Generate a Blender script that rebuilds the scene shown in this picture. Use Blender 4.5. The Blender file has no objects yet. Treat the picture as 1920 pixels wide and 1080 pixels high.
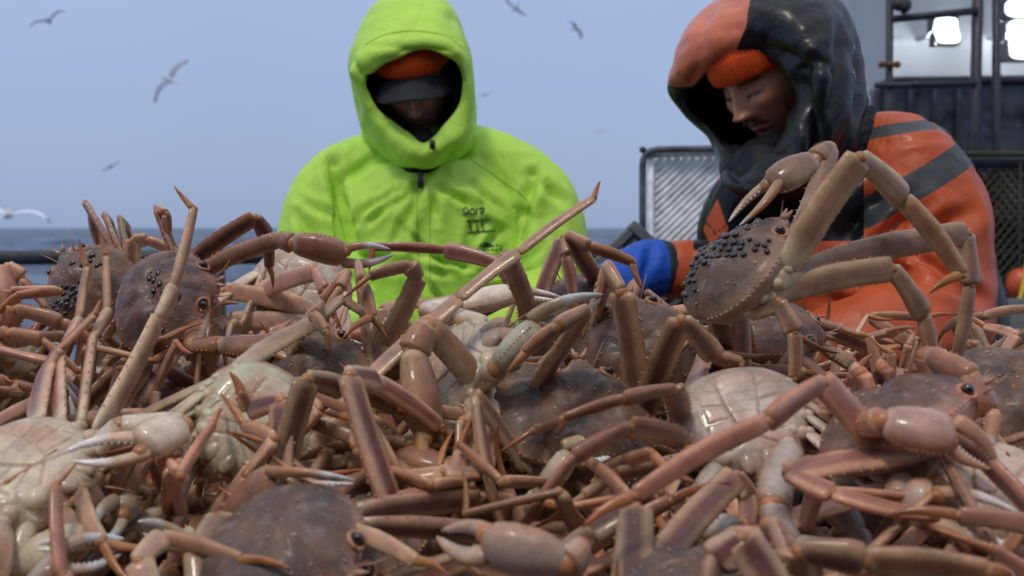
import bpy, math, random
import numpy as np
from mathutils import Vector, noise
from mathutils.bvhtree import BVHTree

# ------------------------------------------------------------------ camera
F = 2000.0                                    # focal length in pixels of the 1920 wide photograph
C0 = np.array([0.0, 0.0, 1.30])
PITCH = math.radians(3.29)
FW = np.array([0, math.cos(PITCH), -math.sin(PITCH)])
UP = np.array([0, math.sin(PITCH), math.cos(PITCH)])
RT = np.array([1.0, 0, 0])
scene = bpy.context.scene
cam = bpy.data.cameras.new('camera')
cam.sensor_width = 36.0
cam.lens = 36.0 * F / 1920.0
cam.clip_start = 0.05
cam.clip_end = 6000
cam.dof.use_dof = True
cam.dof.focus_distance = 1.22
cam.dof.aperture_fstop = 6.3
camo = bpy.data.objects.new('camera', cam)
camo.location = C0
camo.rotation_euler = (math.pi / 2 - PITCH, 0, 0)
scene.collection.objects.link(camo)
scene.camera = camo

# ------------------------------------------------------------------ sky, overcast light, exposure
SUN_EL, SUN_AZ = math.radians(60), math.radians(205)     # azimuth clockwise from +Y
world = bpy.data.worlds.new("World")
scene.world = world
world.use_nodes = True
wn = world.node_tree
wn.nodes.clear()
wo = wn.nodes.new('ShaderNodeOutputWorld')
bg1 = wn.nodes.new('ShaderNodeBackground')
bg2 = wn.nodes.new('ShaderNodeBackground')
add = wn.nodes.new('ShaderNodeAddShader')
sky = wn.nodes.new('ShaderNodeTexSky')
sky.sky_type = 'NISHITA'
sky.sun_disc = False
sky.sun_elevation = SUN_EL
sky.sun_rotation = SUN_AZ
wn.links.new(sky.outputs[0], bg1.inputs[0])
bg1.inputs[1].default_value = 0.012
tc = wn.nodes.new('ShaderNodeTexCoord')
sep = wn.nodes.new('ShaderNodeSeparateXYZ')
wn.links.new(tc.outputs['Generated'], sep.inputs[0])
wr = wn.nodes.new('ShaderNodeValToRGB')       # an even cloud deck: a little brighter near the zenith
wr.color_ramp.elements[0].position = 0.0
wr.color_ramp.elements[0].color = (0.285, 0.375, 0.585, 1)
wr.color_ramp.elements[1].position = 0.30
wr.color_ramp.elements[1].color = (0.42, 0.53, 0.775, 1)
e = wr.color_ramp.elements.new(0.9)
e.color = (0.70, 0.74, 0.84, 1)
wnz = wn.nodes.new('ShaderNodeTexNoise')
wnz.inputs['Scale'].default_value = 2.2
wnz.inputs['Detail'].default_value = 4
wn.links.new(tc.outputs['Generated'], wnz.inputs['Vector'])
wadd = wn.nodes.new('ShaderNodeMath'); wadd.operation = 'MULTIPLY_ADD'
wadd.inputs[1].default_value = 0.22
wn.links.new(wnz.outputs[0], wadd.inputs[0])
wsub = wn.nodes.new('ShaderNodeMath'); wsub.operation = 'SUBTRACT'; wsub.inputs[1].default_value = 0.09
wn.links.new(sep.outputs[2], wadd.inputs[2])
wn.links.new(wadd.outputs[0], wsub.inputs[0])
wn.links.new(wsub.outputs[0], wr.inputs[0])
wn.links.new(wr.outputs[0], bg2.inputs[0])
bg2.inputs[1].default_value = 0.92
wn.links.new(bg1.outputs[0], add.inputs[0]); wn.links.new(bg2.outputs[0], add.inputs[1])
wn.links.new(add.outputs[0], wo.inputs[0])

sun = bpy.data.lights.new('sun', 'SUN')
sun.energy = 1.2
sun.angle = math.radians(10)
sun.color = (1.0, 0.90, 0.78)
suno = bpy.data.objects.new('sun', sun)
sd = Vector((math.sin(SUN_AZ) * math.cos(SUN_EL), math.cos(SUN_AZ) * math.cos(SUN_EL), math.sin(SUN_EL)))
suno.rotation_euler = sd.to_track_quat('Z', 'Y').to_euler()
scene.collection.objects.link(suno)

scene.view_settings.view_transform = 'Standard'
scene.view_settings.look = 'None'
scene.view_settings.gamma = 1
scene.view_settings.use_curve_mapping = False
scene.view_settings.exposure = 0.0
scene.render.engine = 'CYCLES'
scene.cycles.max_bounces = 6
scene.cycles.use_denoising = True

# ------------------------------------------------------------------ helpers
def W(px, py, d):
    """the point seen at pixel (px, py) of the photograph at depth d metres"""
    return C0 + FW * d + RT * ((px - 960) / F * d) + UP * ((540 - py) / F * d)

def project(V):
    R_ = V - C0; d = R_ @ FW
    return 960 + F * (R_ @ RT) / d, 540 - F * (R_ @ UP) / d

def nz(v):
    v = np.asarray(v, float)
    l = np.linalg.norm(v)
    return v / l if l > 1e-9 else v * 0 + np.array([0, 0, 1.0])

def lerp(a, b, t):
    return a + (b - a) * t

def tag(o, label=None, cat=None, group=None, kind=None):
    if label: o['label'] = label
    if cat: o['category'] = cat
    if group: o['group'] = group
    if kind: o['kind'] = kind
    return o

def empty(name, loc, label, cat, group=None):
    o = bpy.data.objects.new(name, None)
    o.location = loc
    o.empty_display_size = 0.05
    scene.collection.objects.link(o)
    return tag(o, label, cat, group)

class MB:
    """collects vertices, faces, colours and face materials and links them as ONE mesh object"""
    def __init__(s):
        s.v = []; s.c = []; s.f = []; s.m = []; s.n = 0
    def add(s, V, Fc, col=(1, 1, 1), mat=0):
        V = np.asarray(V, float).reshape(-1, 3)
        k = len(V)
        c = np.asarray(col, float)
        if c.ndim == 1: c = np.tile(c[:3], (k, 1))
        s.v.append(V); s.c.append(c)
        for f in Fc:
            s.f.append(tuple(i + s.n for i in f)); s.m.append(mat)
        s.n += k
    def grid(s, V, col=(1, 1, 1), mat=0, closed_u=True, capA=False, capB=False):
        """V: (rows, ring, 3)"""
        R, N, _ = V.shape
        Fc = []
        for i in range(R - 1):
            for j in range(N if closed_u else N - 1):
                k = (j + 1) % N
                Fc.append((i * N + j, i * N + k, (i + 1) * N + k, (i + 1) * N + j))
        if capA: Fc.append(tuple(reversed(range(N))))
        if capB: Fc.append(tuple((R - 1) * N + j for j in range(N)))
        c = np.asarray(col, float)
        if c.ndim == 3: c = c.reshape(-1, 3)
        s.add(V.reshape(-1, 3), Fc, c, mat)
    def box(s, a, b, col=(1, 1, 1), mat=0, bev=0.0):
        a = np.minimum(a, b); b = np.maximum(a, b) if False else np.maximum(np.array(a), np.array(b))
        x0, y0, z0 = a; x1, y1, z1 = b
        V = [(x0,y0,z0),(x1,y0,z0),(x1,y1,z0),(x0,y1,z0),(x0,y0,z1),(x1,y0,z1),(x1,y1,z1),(x0,y1,z1)]
        s.add(V, [(0,3,2,1),(4,5,6,7),(0,1,5,4),(1,2,6,5),(2,3,7,6),(3,0,4,7)], col, mat)
    def obox(s, A, B, wv, hv, col=(1,1,1), mat=0):
        """bar from A to B with half-extent vectors wv, hv"""
        A = np.array(A, float); B = np.array(B, float)
        V = [A-wv-hv, A+wv-hv, A+wv+hv, A-wv+hv, B-wv-hv, B+wv-hv, B+wv+hv, B-wv+hv]
        s.add(V, [(0,3,2,1),(4,5,6,7),(0,1,5,4),(1,2,6,5),(2,3,7,6),(3,0,4,7)], col, mat)
    def tube(s, P, r, n=10, col=(1, 1, 1), mat=0, closed=False, rb=None, wide=None, sq=1.0):
        """tube through the points P with radii r (and rb across `wide`)"""
        P = np.asarray(P, float); m = len(P)
        r = np.broadcast_to(np.asarray(r, float), (m,)); rb = r if rb is None else np.broadcast_to(np.asarray(rb, float), (m,))
        T = np.gradient(P, axis=0) if m > 2 else np.array([P[1] - P[0]] * 2)
        w = nz(wide) if wide is not None else nz(np.cross(nz(T[0]), [0.31, 0.2, 0.93]))
        V = np.zeros((m, n, 3)); ph = np.arange(n) * 2 * math.pi / n
        cs, sn = np.cos(ph), np.sin(ph)
        cs = np.sign(cs) * np.abs(cs) ** sq; sn = np.sign(sn) * np.abs(sn) ** sq
        for i in range(m):
            t = nz(T[i]); w = w - t * np.dot(w, t); w = nz(w); b = np.cross(t, w)
            V[i] = P[i] + np.outer(cs, w) * r[i] + np.outer(sn, b) * rb[i]
        s.grid(V, col, mat, True, True, True)
    def ell(s, c, r, ax=None, col=(1, 1, 1), mat=0, nu=14, nv=8):
        """ellipsoid centred at c, radii r, axes = rows of ax"""
        c = np.asarray(c, float); r = np.broadcast_to(np.asarray(r, float), (3,))
        ax = np.eye(3) if ax is None else np.asarray(ax)
        th = np.linspace(0.06, math.pi - 0.06, nv); ph = np.arange(nu) * 2 * math.pi / nu
        D = np.stack([np.outer(np.sin(th), np.cos(ph)), np.outer(np.sin(th), np.sin(ph)), np.outer(np.cos(th), np.ones(nu))], -1) * r
        s.grid(c + D @ ax, col, mat, True, True, True)
    def arrays(s):
        return np.concatenate(s.v), np.concatenate(s.c)
    def build(s, name, mats, parent=None, origin=(0, 0, 0), smooth=True, recalc=True):
        V, c = s.arrays()
        o = np.asarray(origin, float)
        me = bpy.data.meshes.new(name)
        me.from_pydata((V - o).tolist(), [], s.f)
        mats = mats if isinstance(mats, (list, tuple)) else [mats]
        for m in mats: me.materials.append(m)
        me.polygons.foreach_set('material_index', s.m)
        me.polygons.foreach_set('use_smooth', [smooth] * len(s.f))
        at = me.color_attributes.new('Col', 'FLOAT_COLOR', 'POINT')
        at.data.foreach_set('color', np.concatenate([np.clip(c, 0, 1), np.ones((len(c), 1))], 1).ravel())
        if recalc:
            import bmesh
            bm = bmesh.new(); bm.from_mesh(me)
            bmesh.ops.recalc_face_normals(bm, faces=bm.faces)
            bm.to_mesh(me); bm.free()
        ob = bpy.data.objects.new(name, me)
        ob.location = o
        scene.collection.objects.link(ob)
        if parent is not None:
            ob.parent = parent
            ob.location = Vector(o) - world_loc(parent)
        return ob

def world_loc(o):
    l = Vector(o.location)
    while o.parent is not None:
        o = o.parent; l = l + Vector(o.location)
    return l

def catmull(P, n, closed=False):
    P = np.asarray(P, float); m = len(P)
    out = []
    tot = m if closed else m - 1
    for q in range(n):
        u = q * tot / (n if closed else (n - 1))
        i = min(int(u), tot - 1); t = u - i
        if closed: p = [P[(i + k - 1) % m] for k in range(4)]
        else: p = [P[max(0, min(m - 1, i + k - 1))] for k in range(4)]
        out.append(0.5 * ((2 * p[1]) + (-p[0] + p[2]) * t + (2 * p[0] - 5 * p[1] + 4 * p[2] - p[3]) * t * t + (-p[0] + 3 * p[1] - 3 * p[2] + p[3]) * t ** 3))
    return np.array(out)

# ------------------------------------------------------------------ materials
def newmat(name):
    m = bpy.data.materials.new(name); m.use_nodes = True
    nt = m.node_tree
    return m, nt, nt.nodes['Principled BSDF']

def mat(name, col, rough=0.5, metal=0.0, nscale=20.0, namt=0.15, bump=0.0, bscale=60.0, coat=0.0, use_col=False, spec=0.5, detail=4, sheen=0, coords='Object', sss=0.0, dist=0.01, rvar=0.12):
    m, nt, b = newmat(name)
    L = nt.links.new
    tc = nt.nodes.new('ShaderNodeTexCoord')
    nz_ = nt.nodes.new('ShaderNodeTexNoise'); nz_.inputs['Scale'].default_value = nscale; nz_.inputs['Detail'].default_value = detail
    L(tc.outputs[coords], nz_.inputs['Vector'])
    mr = nt.nodes.new('ShaderNodeMapRange')
    mr.inputs[1].default_value = 0.3; mr.inputs[2].default_value = 0.7
    mr.inputs[3].default_value = 1 - namt; mr.inputs[4].default_value = 1 + namt
    L(nz_.outputs[0], mr.inputs[0])
    mx = nt.nodes.new('ShaderNodeVectorMath'); mx.operation = 'SCALE'
    if use_col:
        a = nt.nodes.new('ShaderNodeAttribute'); a.attribute_name = 'Col'
        L(a.outputs['Color'], mx.inputs[0])
    else:
        mx.inputs[0].default_value = col[:3]
    L(mr.outputs[0], mx.inputs['Scale'])
    L(mx.outputs[0], b.inputs['Base Color'])
    mr2 = nt.nodes.new('ShaderNodeMapRange')
    mr2.inputs[1].default_value = 0.3; mr2.inputs[2].default_value = 0.7
    mr2.inputs[3].default_value = max(0.03, rough - rvar); mr2.inputs[4].default_value = min(1, rough + rvar)
    L(nz_.outputs[0], mr2.inputs[0]); L(mr2.outputs[0], b.inputs['Roughness'])
    b.inputs['Metallic'].default_value = metal
    b.inputs['Coat Weight'].default_value = coat
    b.inputs['Coat Roughness'].default_value = 0.12
    b.inputs['Specular IOR Level'].default_value = spec
    b.inputs['Sheen Weight'].default_value = sheen
    if sss:
        b.inputs['Subsurface Weight'].default_value = sss
        b.inputs['Subsurface Radius'].default_value = (0.012, 0.005, 0.003)
        b.inputs['Subsurface Scale'].default_value = 1.0
    if bump:
        n2 = nt.nodes.new('ShaderNodeTexNoise'); n2.inputs['Scale'].default_value = bscale; n2.inputs['Detail'].default_value = 5
        L(tc.outputs[coords], n2.inputs['Vector'])
        bp = nt.nodes.new('ShaderNodeBump'); bp.inputs['Strength'].default_value = bump; bp.inputs['Distance'].default_value = dist
        L(n2.outputs[0], bp.inputs['Height']); L(bp.outputs[0], b.inputs['Normal'])
    return m

def shell_material(name='crab_shell', rlo=.24, rhi=.46, coat=.34, bump=.45, pim=190, pamt=.35):
    """wet crab shell: painted per vertex by anatomy, mottled and pimpled here"""
    m, nt, b = newmat(name)
    L = nt.links.new; N = nt.nodes.new
    tc = N('ShaderNodeTexCoord'); a = N('ShaderNodeAttribute'); a.attribute_name = 'Col'
    n1 = N('ShaderNodeTexNoise'); n1.inputs['Scale'].default_value = 42; n1.inputs['Detail'].default_value = 6; n1.inputs['Roughness'].default_value = 0.65
    n2 = N('ShaderNodeTexNoise'); n2.inputs['Scale'].default_value = 420; n2.inputs['Detail'].default_value = 3
    L(tc.outputs['Object'], n1.inputs['Vector']); L(tc.outputs['Object'], n2.inputs['Vector'])
    r1 = N('ShaderNodeMapRange'); r1.inputs[1].default_value = .3; r1.inputs[2].default_value = .7; r1.inputs[3].default_value = .68; r1.inputs[4].default_value = 1.28
    L(n1.outputs[0], r1.inputs[0])
    r2 = N('ShaderNodeMapRange'); r2.inputs[1].default_value = .35; r2.inputs[2].default_value = .65; r2.inputs[3].default_value = .93; r2.inputs[4].default_value = 1.06
    L(n2.outputs[0], r2.inputs[0])
    mm = N('ShaderNodeMath'); mm.operation = 'MULTIPLY'; L(r1.outputs[0], mm.inputs[0]); L(r2.outputs[0], mm.inputs[1])
    sc = N('ShaderNodeVectorMath'); sc.operation = 'SCALE'; L(a.outputs['Color'], sc.inputs[0]); L(mm.outputs[0], sc.inputs['Scale'])
    # sparse pale specks
    vo = N('ShaderNodeTexVoronoi'); vo.inputs['Scale'].default_value = pim; L(tc.outputs['Object'], vo.inputs['Vector'])
    vr = N('ShaderNodeMapRange'); vr.inputs[1].default_value = .05; vr.inputs[2].default_value = .22; vr.inputs[3].default_value = pamt; vr.inputs[4].default_value = 0
    L(vo.outputs['Distance'], vr.inputs[0])
    sp = N('ShaderNodeMath'); sp.operation = 'MULTIPLY'; L(vr.outputs[0], sp.inputs[0]); L(n1.outputs[0], sp.inputs[1])
    mx = N('ShaderNodeMix'); mx.data_type = 'RGBA'; L(sp.outputs[0], mx.inputs['Factor']); L(sc.outputs[0], mx.inputs['A']); mx.inputs['B'].default_value = (.62, .48, .38, 1)
    L(mx.outputs['Result'], b.inputs['Base Color'])
    rr = N('ShaderNodeMapRange'); rr.inputs[1].default_value = .3; rr.inputs[2].default_value = .7; rr.inputs[3].default_value = rlo; rr.inputs[4].default_value = rhi
    L(n1.outputs[0], rr.inputs[0]); L(rr.outputs[0], b.inputs['Roughness'])
    b.inputs['Coat Weight'].default_value = coat; b.inputs['Coat Roughness'].default_value = .07
    b.inputs['Specular IOR Level'].default_value = .32
    b.inputs['Subsurface Weight'].default_value = .12
    b.inputs['Subsurface Radius'].default_value = (.008, .003, .002); b.inputs['Subsurface Scale'].default_value = 1.0
    hb = N('ShaderNodeMath'); hb.operation = 'MULTIPLY_ADD'; L(vr.outputs[0], hb.inputs[0]); hb.inputs[1].default_value = .9; L(n1.outputs[0], hb.inputs[2])
    h2 = N('ShaderNodeMath'); h2.operation = 'MULTIPLY_ADD'; L(n2.outputs[0], h2.inputs[0]); h2.inputs[1].default_value = .10; L(hb.outputs[0], h2.inputs[2])
    bp = N('ShaderNodeBump'); bp.inputs['Strength'].default_value = bump; bp.inputs['Distance'].default_value = .0016
    L(h2.outputs[0], bp.inputs['Height']); L(bp.outputs[0], b.inputs['Normal'])
    return m

M = {}
M['shell'] = shell_material()
M['back'] = shell_material('crab_back', .38, .62, .05, 1.0, 150, .8)
M['eye'] = mat('crab_eye', (.012, .008, .007), .12, nscale=80, coat=1.0, rvar=.02)
M['egg'] = mat('leech_egg_case', (.018, .011, .010), .32, nscale=300, namt=.4, coat=.4)

# ------------------------------------------------------------------ the snow crab
DARK = np.array([.158, .054, .043]); PINK = np.array([.47, .180, .125]); CREAM = np.array([.67, .54, .39])
TAN = np.array([.51, .265, .130]); ORNG = np.array([.44, .145, .04]); TIP = np.array([.16, .06, .03]); WHITE = np.array([.80, .77, .74])
OUT = np.radians([0, 7, 13, 20, 30, 42, 60, 80, 100, 118, 135, 150, 165, 180])
OUR = np.array([1.04, .99, .90, .93, .90, .92, .965, 1.0, 1.04, 1.06, 1.04, 1.00, .96, .95])

def cz(x, y, s):
    """height of the carapace above its margin plane at local x, y"""
    a = np.abs(np.arctan2(x, y)); r = np.interp(a, OUT, OUR) * .06 * s
    rho = np.clip(np.hypot(x, y) / r, 0, 1)
    g = lambda cx, cy, w: np.exp(-((np.abs(x) / s - cx) ** 2 + (y / s - cy) ** 2) / (w * w))
    z = .025 * s * (1 - rho ** 2.3) ** .72
    z = z + s * (.0045 * g(0, .018, .013) + .0045 * g(0, -.02, .012) + .0055 * g(.030, -.014, .015) + .002 * g(.022, .03, .008)
         - .0035 * g(.015, .000, .006) - .0030 * g(.014, -.026, .006) - .002 * g(.0, -.002, .005)) * (1 - rho ** 6)
    return z

LEGB = [(.043, .023), (.047, .008), (.046, -.008), (.040, -.024)]
PROF = {
 'merus': ([0, .03, .1, .3, .6, .85, .94, .985, 1], [.55, .78, .88, 1, 1.0, .95, .96, .93, .6]),
 'carpus': ([0, .05, .16, .4, .7, .9, .97, 1], [.55, .82, .84, .90, 1.02, 1.04, .95, .6]),
 'propodus': ([0, .03, .12, .4, .7, .92, .98, 1], [.6, .84, .92, .98, .88, .80, .78, .55]),
 'dactyl': ([0, .04, .12, .35, .6, .8, .93, 1], [.5, .85, .9, .78, .6, .40, .2, .04]),
 'manus': ([0, .05, .16, .4, .65, .85, .96, 1], [.38, .68, .85, 1.02, 1.05, .95, .72, .4]),
 'finger': ([0, .08, .25, .5, .75, .9, .97, 1], [.75, .95, .9, .74, .52, .32, .18, .05]),
}

def surf(d):
    return np.interp(d, [.5, .62, .8, 1.0, 1.2, 1.4, 1.6, 1.75], [1.0, 1.015, 1.05, 1.10, 1.135, 1.15, 1.10, 1.0])

class Crab:
    def __init__(s, body, fwd, up, size=1.0, tone=0.0, seed=1, eggs=0, hue=0.0):
        s.rng = random.Random(seed); s.nr = np.random.RandomState(seed)
        s.mb = MB(); s.c = np.asarray(body, float); s.sz = size; s.tone = tone
        f = nz(fwd); u = np.asarray(up, float); u = nz(u - f * np.dot(u, f)); s.f, s.u = f, u; s.r = np.cross(f, u)
        s.B = np.stack([s.r, s.f, s.u])
        j = 1 + (s.nr.rand(3) - .5) * np.array([.16, .12, .12]); s.hj = j * (1 + hue)
        s.body(); s.has_eggs = eggs
        s.eggs = MB()
        if eggs: s.put_eggs(eggs)
    def w(s, p):
        return s.c + np.asarray(p, float) @ s.B
    def body(s):
        z = s.sz; N = 96; th = np.arange(N) * 2 * math.pi / N
        a = np.where(th > math.pi, 2 * math.pi - th, th)
        ro = np.interp(a, OUT, OUR) * .06 * z
        ro = ro * (1 + .012 * np.maximum(0, np.cos(17 * th)) * (a > .7) * (a < 2.6))
        # the two horns of the rostrum
        ro = ro * (1 + .05 * np.exp(-((a - .075) / .045) ** 2) - .03 * np.exp(-(a / .03) ** 2))
        rows = []; cols = []
        dors = [0.02, .1, .2, .3, .4, .5, .6, .7, .78, .85, .9, .94, .97, .99, 1.0]
        seed = s.rng.random() * 50
        for q in dors:
            x = np.sin(th) * ro * q; y = np.cos(th) * ro * q
            zz = cz(x, y, z)
            if q > .99: zz = zz * 0
            P = np.stack([x, y, zz], 1)
            c = np.zeros((N, 3))
            for k in range(N):
                n1 = noise.noise(Vector((P[k][0] * 38 + seed, P[k][1] * 38, 1))); n2 = noise.noise(Vector((P[k][0] * 110 + seed, P[k][1] * 110, 5)))
                base = lerp(np.array([.105, .074, .064]), np.array([.215, .105, .066]), np.clip(.38 + n1 * 1.1, 0, 1))
                base = lerp(base, np.array([.27, .215, .185]), np.clip(n2 * 1.3 - .12, 0, .8))
                base = lerp(base, np.array([.44, .235, .165]), np.clip((q - .86) / .14, 0, 1) * .75)
                c[k] = base
            dz = np.array([noise.noise(Vector((p[0] * 150 + seed, p[1] * 150, 3))) for p in P]) * .0011 * z * (q < .97)
            P[:, 2] += dz
            rows.append(P); cols.append(c)
        vent = [(1.0, -.0022), (.985, -.004), (.95, -.008), (.90, -.013), (.84, -.018), (.76, -.0215), (.66, -.0235), (.56, -.0245), (.47, -.025), (.38, -.0252), (.3, -.0255), (.22, -.0256), (.14, -.0257), (.06, -.0257)]
        for q, zb in vent:
            x = np.sin(th) * ro * q; y = np.cos(th) * ro * q
            zz = np.full(N, zb * z)
            ax = np.abs(x) / z; yy = y / z
            P = np.stack([x, y, zz], 1); c = np.zeros((N, 3))
            for k in range(N):
                n1 = noise.noise(Vector((x[k] * 45 + seed, y[k] * 45, 9)))
                base = lerp(np.array([.54, .45, .33]), np.array([.50, .27, .19]), np.clip(.30 + n1 * 1.5, 0, .85))
                base = lerp(base, np.array([.30, .27, .22]), np.clip(noise.noise(Vector((x[k] * 30, y[k] * 30 + seed, 2))) * 1.2 - .15, 0, .6))
                base = lerp(base, np.array([.42, .21, .16]), np.clip((q - .86) / .12, 0, 1) * .8)
                c[k] = base
            rows.append(P); cols.append(c)
        V = np.array(rows); Cc = np.array(cols)
        f0 = len(s.mb.f)
        s.mb.grid(s.c + V @ s.B, Cc * s.hj, 0, True, True, True)
        for q_ in range(f0, f0 + 96 * (len(dors) - 1)): s.mb.m[q_] = 1
        # breast plates divided by seams that run out to the legs, and the jointed tail flap folded under the body
        if s.tone > .4:
            K = 84; gx, gy = np.meshgrid(np.linspace(-.050, .050, K), np.linspace(-.049, .050, K), indexing='ij')
            ax = np.abs(gx); q = ((ax / .049) ** 2.4 + (np.abs(gy) / .047) ** 2.4)
            f_ = np.where(q > 1, np.maximum(q, 1) ** (-1 / 2.4), 1); gx, gy, ax, q = gx * f_, gy * f_, ax * f_, np.minimum(q, 1)
            h = .0262 - .013 * q ** 3
            wf = np.interp(gy, [-.045, -.03, -.01, .008, .018, .021], [.013, .0175, .0150, .0105, .0060, .0001])
            fl = np.clip((wf - ax) / .0010, 0, 1) * (gy < .021)
            li = lambda d, w: np.exp(-(d / w) ** 2)
            groove = np.zeros_like(gx)
            for y0, sl in ((.0265, .60), (.0150, .32), (.0030, .08), (-.0085, -.16), (-.0195, -.42), (-.030, -.7)):
                groove = np.maximum(groove, li(gy - (y0 + sl * (ax - .010)), .00105))
            groove = np.maximum(groove * (1 - fl), li(ax - .033 - .1 * np.abs(gy), .0010) * (1 - fl))
            seg = np.zeros_like(gx)
            for y0 in (-.036, -.0275, -.0185, -.0095, .0, .010): seg = np.maximum(seg, li(gy - y0 - 9 * ax ** 2, .0008))
            edge = li(ax - wf, .0010) * (gy < .022)
            nn = np.array([[noise.noise(Vector((gx[i, j] * 70 + seed, gy[i, j] * 70, 4))) for j in range(K)] for i in range(K)])
            n3 = np.array([[noise.noise(Vector((gx[i, j] * 26 + seed, gy[i, j] * 26, 8))) for j in range(K)] for i in range(K)])
            h = h + fl * (.0016 + .0006 * (1 - (ax / .018) ** 2)) - .0017 * groove - .0006 * seg * fl - .0014 * edge + .0006 * nn
            cc = np.array([.67, .54, .42])[None, None] * np.ones(gx.shape + (1,))
            def mixc(w, c2):
                w = np.clip(w, 0, 1)[..., None]; return cc * (1 - w) + np.array(c2) * w
            cc = mixc(.25 + n3 * 1.3, (.60, .34, .24)); cc = mixc((q - .55) * .9, (.52, .27, .18)); cc = mixc(.5 * groove + .25 * seg * fl + .4 * edge, (.34, .19, .13)); cc = mixc(nn * .8 - .2, (.42, .35, .28))
            P = np.stack([gx * z, gy * z, -h * z], -1)
            s.mb.grid(s.c + P @ s.B, cc * s.hj, 0, False)
        # pimples on the back
        for _ in range(46):
            t = s.rng.random() * 6.283; q = s.rng.random() ** .5 * .93
            rr = np.interp(min(t, 6.283 - t), OUT, OUR) * .06 * z * q
            x, y = math.sin(t) * rr, math.cos(t) * rr
            rad = s.rng.uniform(.0007, .0016) * z
            s.mb.ell(s.w((x, y, float(cz(np.array(x), np.array(y), z)) + rad * .1)), rad, s.B, lerp(np.array([.36, .22, .16]), np.array([.5, .36, .28]), s.rng.random()) * s.hj, 0, 6, 4)
        # row of marginal beads
        for k in range(44):
            t = math.radians(38 + 110 * (k % 22) / 21) * (1 if k < 22 else -1)
            rr = np.interp(abs(t), OUT, OUR) * .0605 * z
            s.mb.ell(s.w((math.sin(t) * rr, math.cos(t) * rr, .0006 * z)), .0011 * z, s.B, np.array([.55, .34, .24]) * s.hj, 0, 6, 4)
        # mouthparts, epistome, antennae, eye stalks with their orange sockets
        for sg in (-1, 1):
            s.mb.ell(s.w((sg * .0085 * z, .040 * z, -.019 * z)), np.array([.0075, .014, .0055]) * z, s.B, np.array([.50, .36, .27]) * s.hj, 0, 12, 8)
            s.mb.ell(s.w((sg * .010 * z, .052 * z, -.010 * z)), np.array([.0085, .0045, .005]) * z, s.B, np.array([.42, .22, .15]) * s.hj, 0, 10, 6)
            P = [s.w((sg * .012 * z, .056 * z, -.004 * z)), s.w((sg * .016 * z, .066 * z, -.002 * z)), s.w((sg * .022 * z, .078 * z, .004 * z))]
            s.mb.tube(P, [.0011 * z, .0007 * z, .0003 * z], 6, np.array([.45, .25, .14]))
            ec = s.w((sg * .0245 * z, .0475 * z, .0045 * z))
            n = nz(s.r * sg * .45 + s.f * .55 + s.u * .55)
            a1 = nz(np.cross(n, s.u)); a2 = np.cross(n, a1)
            ring = [ec + (a1 * math.cos(t) * 1.15 + a2 * math.sin(t)) * .0062 * z - n * .001 * z for t in np.linspace(0, 2 * math.pi, 15)]
            s.mb.tube(ring, .0019 * z, 7, np.array([.46, .20, .10]) * s.hj)
            s.mb.tube([s.w((sg * .0015 * z, .062 * z, .0005 * z)), s.w((sg * .0045 * z, .0665 * z, .001 * z)), s.w((sg * .0065 * z, .072 * z, .002 * z))], [.003 * z, .0022 * z, .0006 * z], 7, np.array([.44, .24, .16]) * s.hj)
        # leg bases (coxae) along the flanks
        for sg in (-1, 1):
            for (x, y) in LEGB:
                s.mb.ell(s.w((sg * (x - .012) * z, y * z * .92, -.0175 * z)), np.array([.0115, .0075, .0075]) * z, s.B, CREAM * .95 * s.hj, 0, 10, 6)
                s.mb.ell(s.w((sg * (x - .001) * z, y * z * 1.02, -.0145 * z)), np.array([.0085, .0068, .0070]) * z, s.B, lerp(CREAM, PINK, .25) * s.hj, 0, 10, 6)
            s.mb.ell(s.w((sg * .026 * z, .033 * z, -.0180 * z)), np.array([.0100, .0085, .0075]) * z, s.B, CREAM * s.hj, 0, 10, 6)
    def eyes(s):
        out = []
        for sg in (-1, 1):
            z = s.sz; m = MB()
            n = nz(s.r * sg * .45 + s.f * .55 + s.u * .55)
            ec = s.w((sg * .0245 * z, .0475 * z, .0045 * z))
            m.ell(ec + n * .0012 * z, np.array([.0042, .0042, .0046]) * z, np.stack([s.r, s.f, s.u]), (.02, .02, .02), 0, 12, 8)
            m.tube([s.w((sg * .016 * z, .046 * z, .0035 * z)), ec], [.0026 * z, .0030 * z], 7)
            out.append((m, ec))
        return out
    def put_eggs(s, n):
        z = s.sz
        cl = [(s.rng.uniform(-.036, .036), s.rng.uniform(-.046, .022)) for _ in range(max(3, n // 7))]
        done = []
        for k in range(n * 6):
            if len(done) >= n: break
            a, b = s.rng.choice(cl)
            x, y = a + s.rng.gauss(0, .008), b + s.rng.gauss(0, .008)
            if any((x - p) ** 2 + (y - q) ** 2 < .0056 ** 2 for p, q in done) or math.hypot(x, y) > .053: continue
            done.append((x, y))
            X, Y = x * z, y * z
            s.eggs.ell(s.w((X, Y, float(cz(np.array(X), np.array(Y), z)) + .0008)), np.array([.0037, .0029, .0021]) * z * s.rng.uniform(.85, 1.25) * np.array([1.15, 1.0, .8]), s.B, (.02, .01, .01), 0, 9, 6)
    def seg(s, A, B, kind, hw, ht, w, cf, bow=0.0, n=14, spines=0):
        """one joint of a limb from A to B; w: direction of its wide axis (outer edge)"""
        A = np.asarray(A, float); B = np.asarray(B, float); t0 = nz(B - A)
        w = nz(w - t0 * np.dot(w, t0)); L = np.linalg.norm(B - A)
        ts, pr = PROF[kind]; ts = np.array(ts); pr = np.array(pr)
        tt = np.unique(np.concatenate([ts, np.linspace(0, 1, 8)])); sc = np.interp(tt, ts, pr)
        P = A + np.outer(tt, B - A) + np.outer(np.sin(np.pi * tt) * bow * L, w)
        T = np.gradient(P, axis=0)
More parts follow.
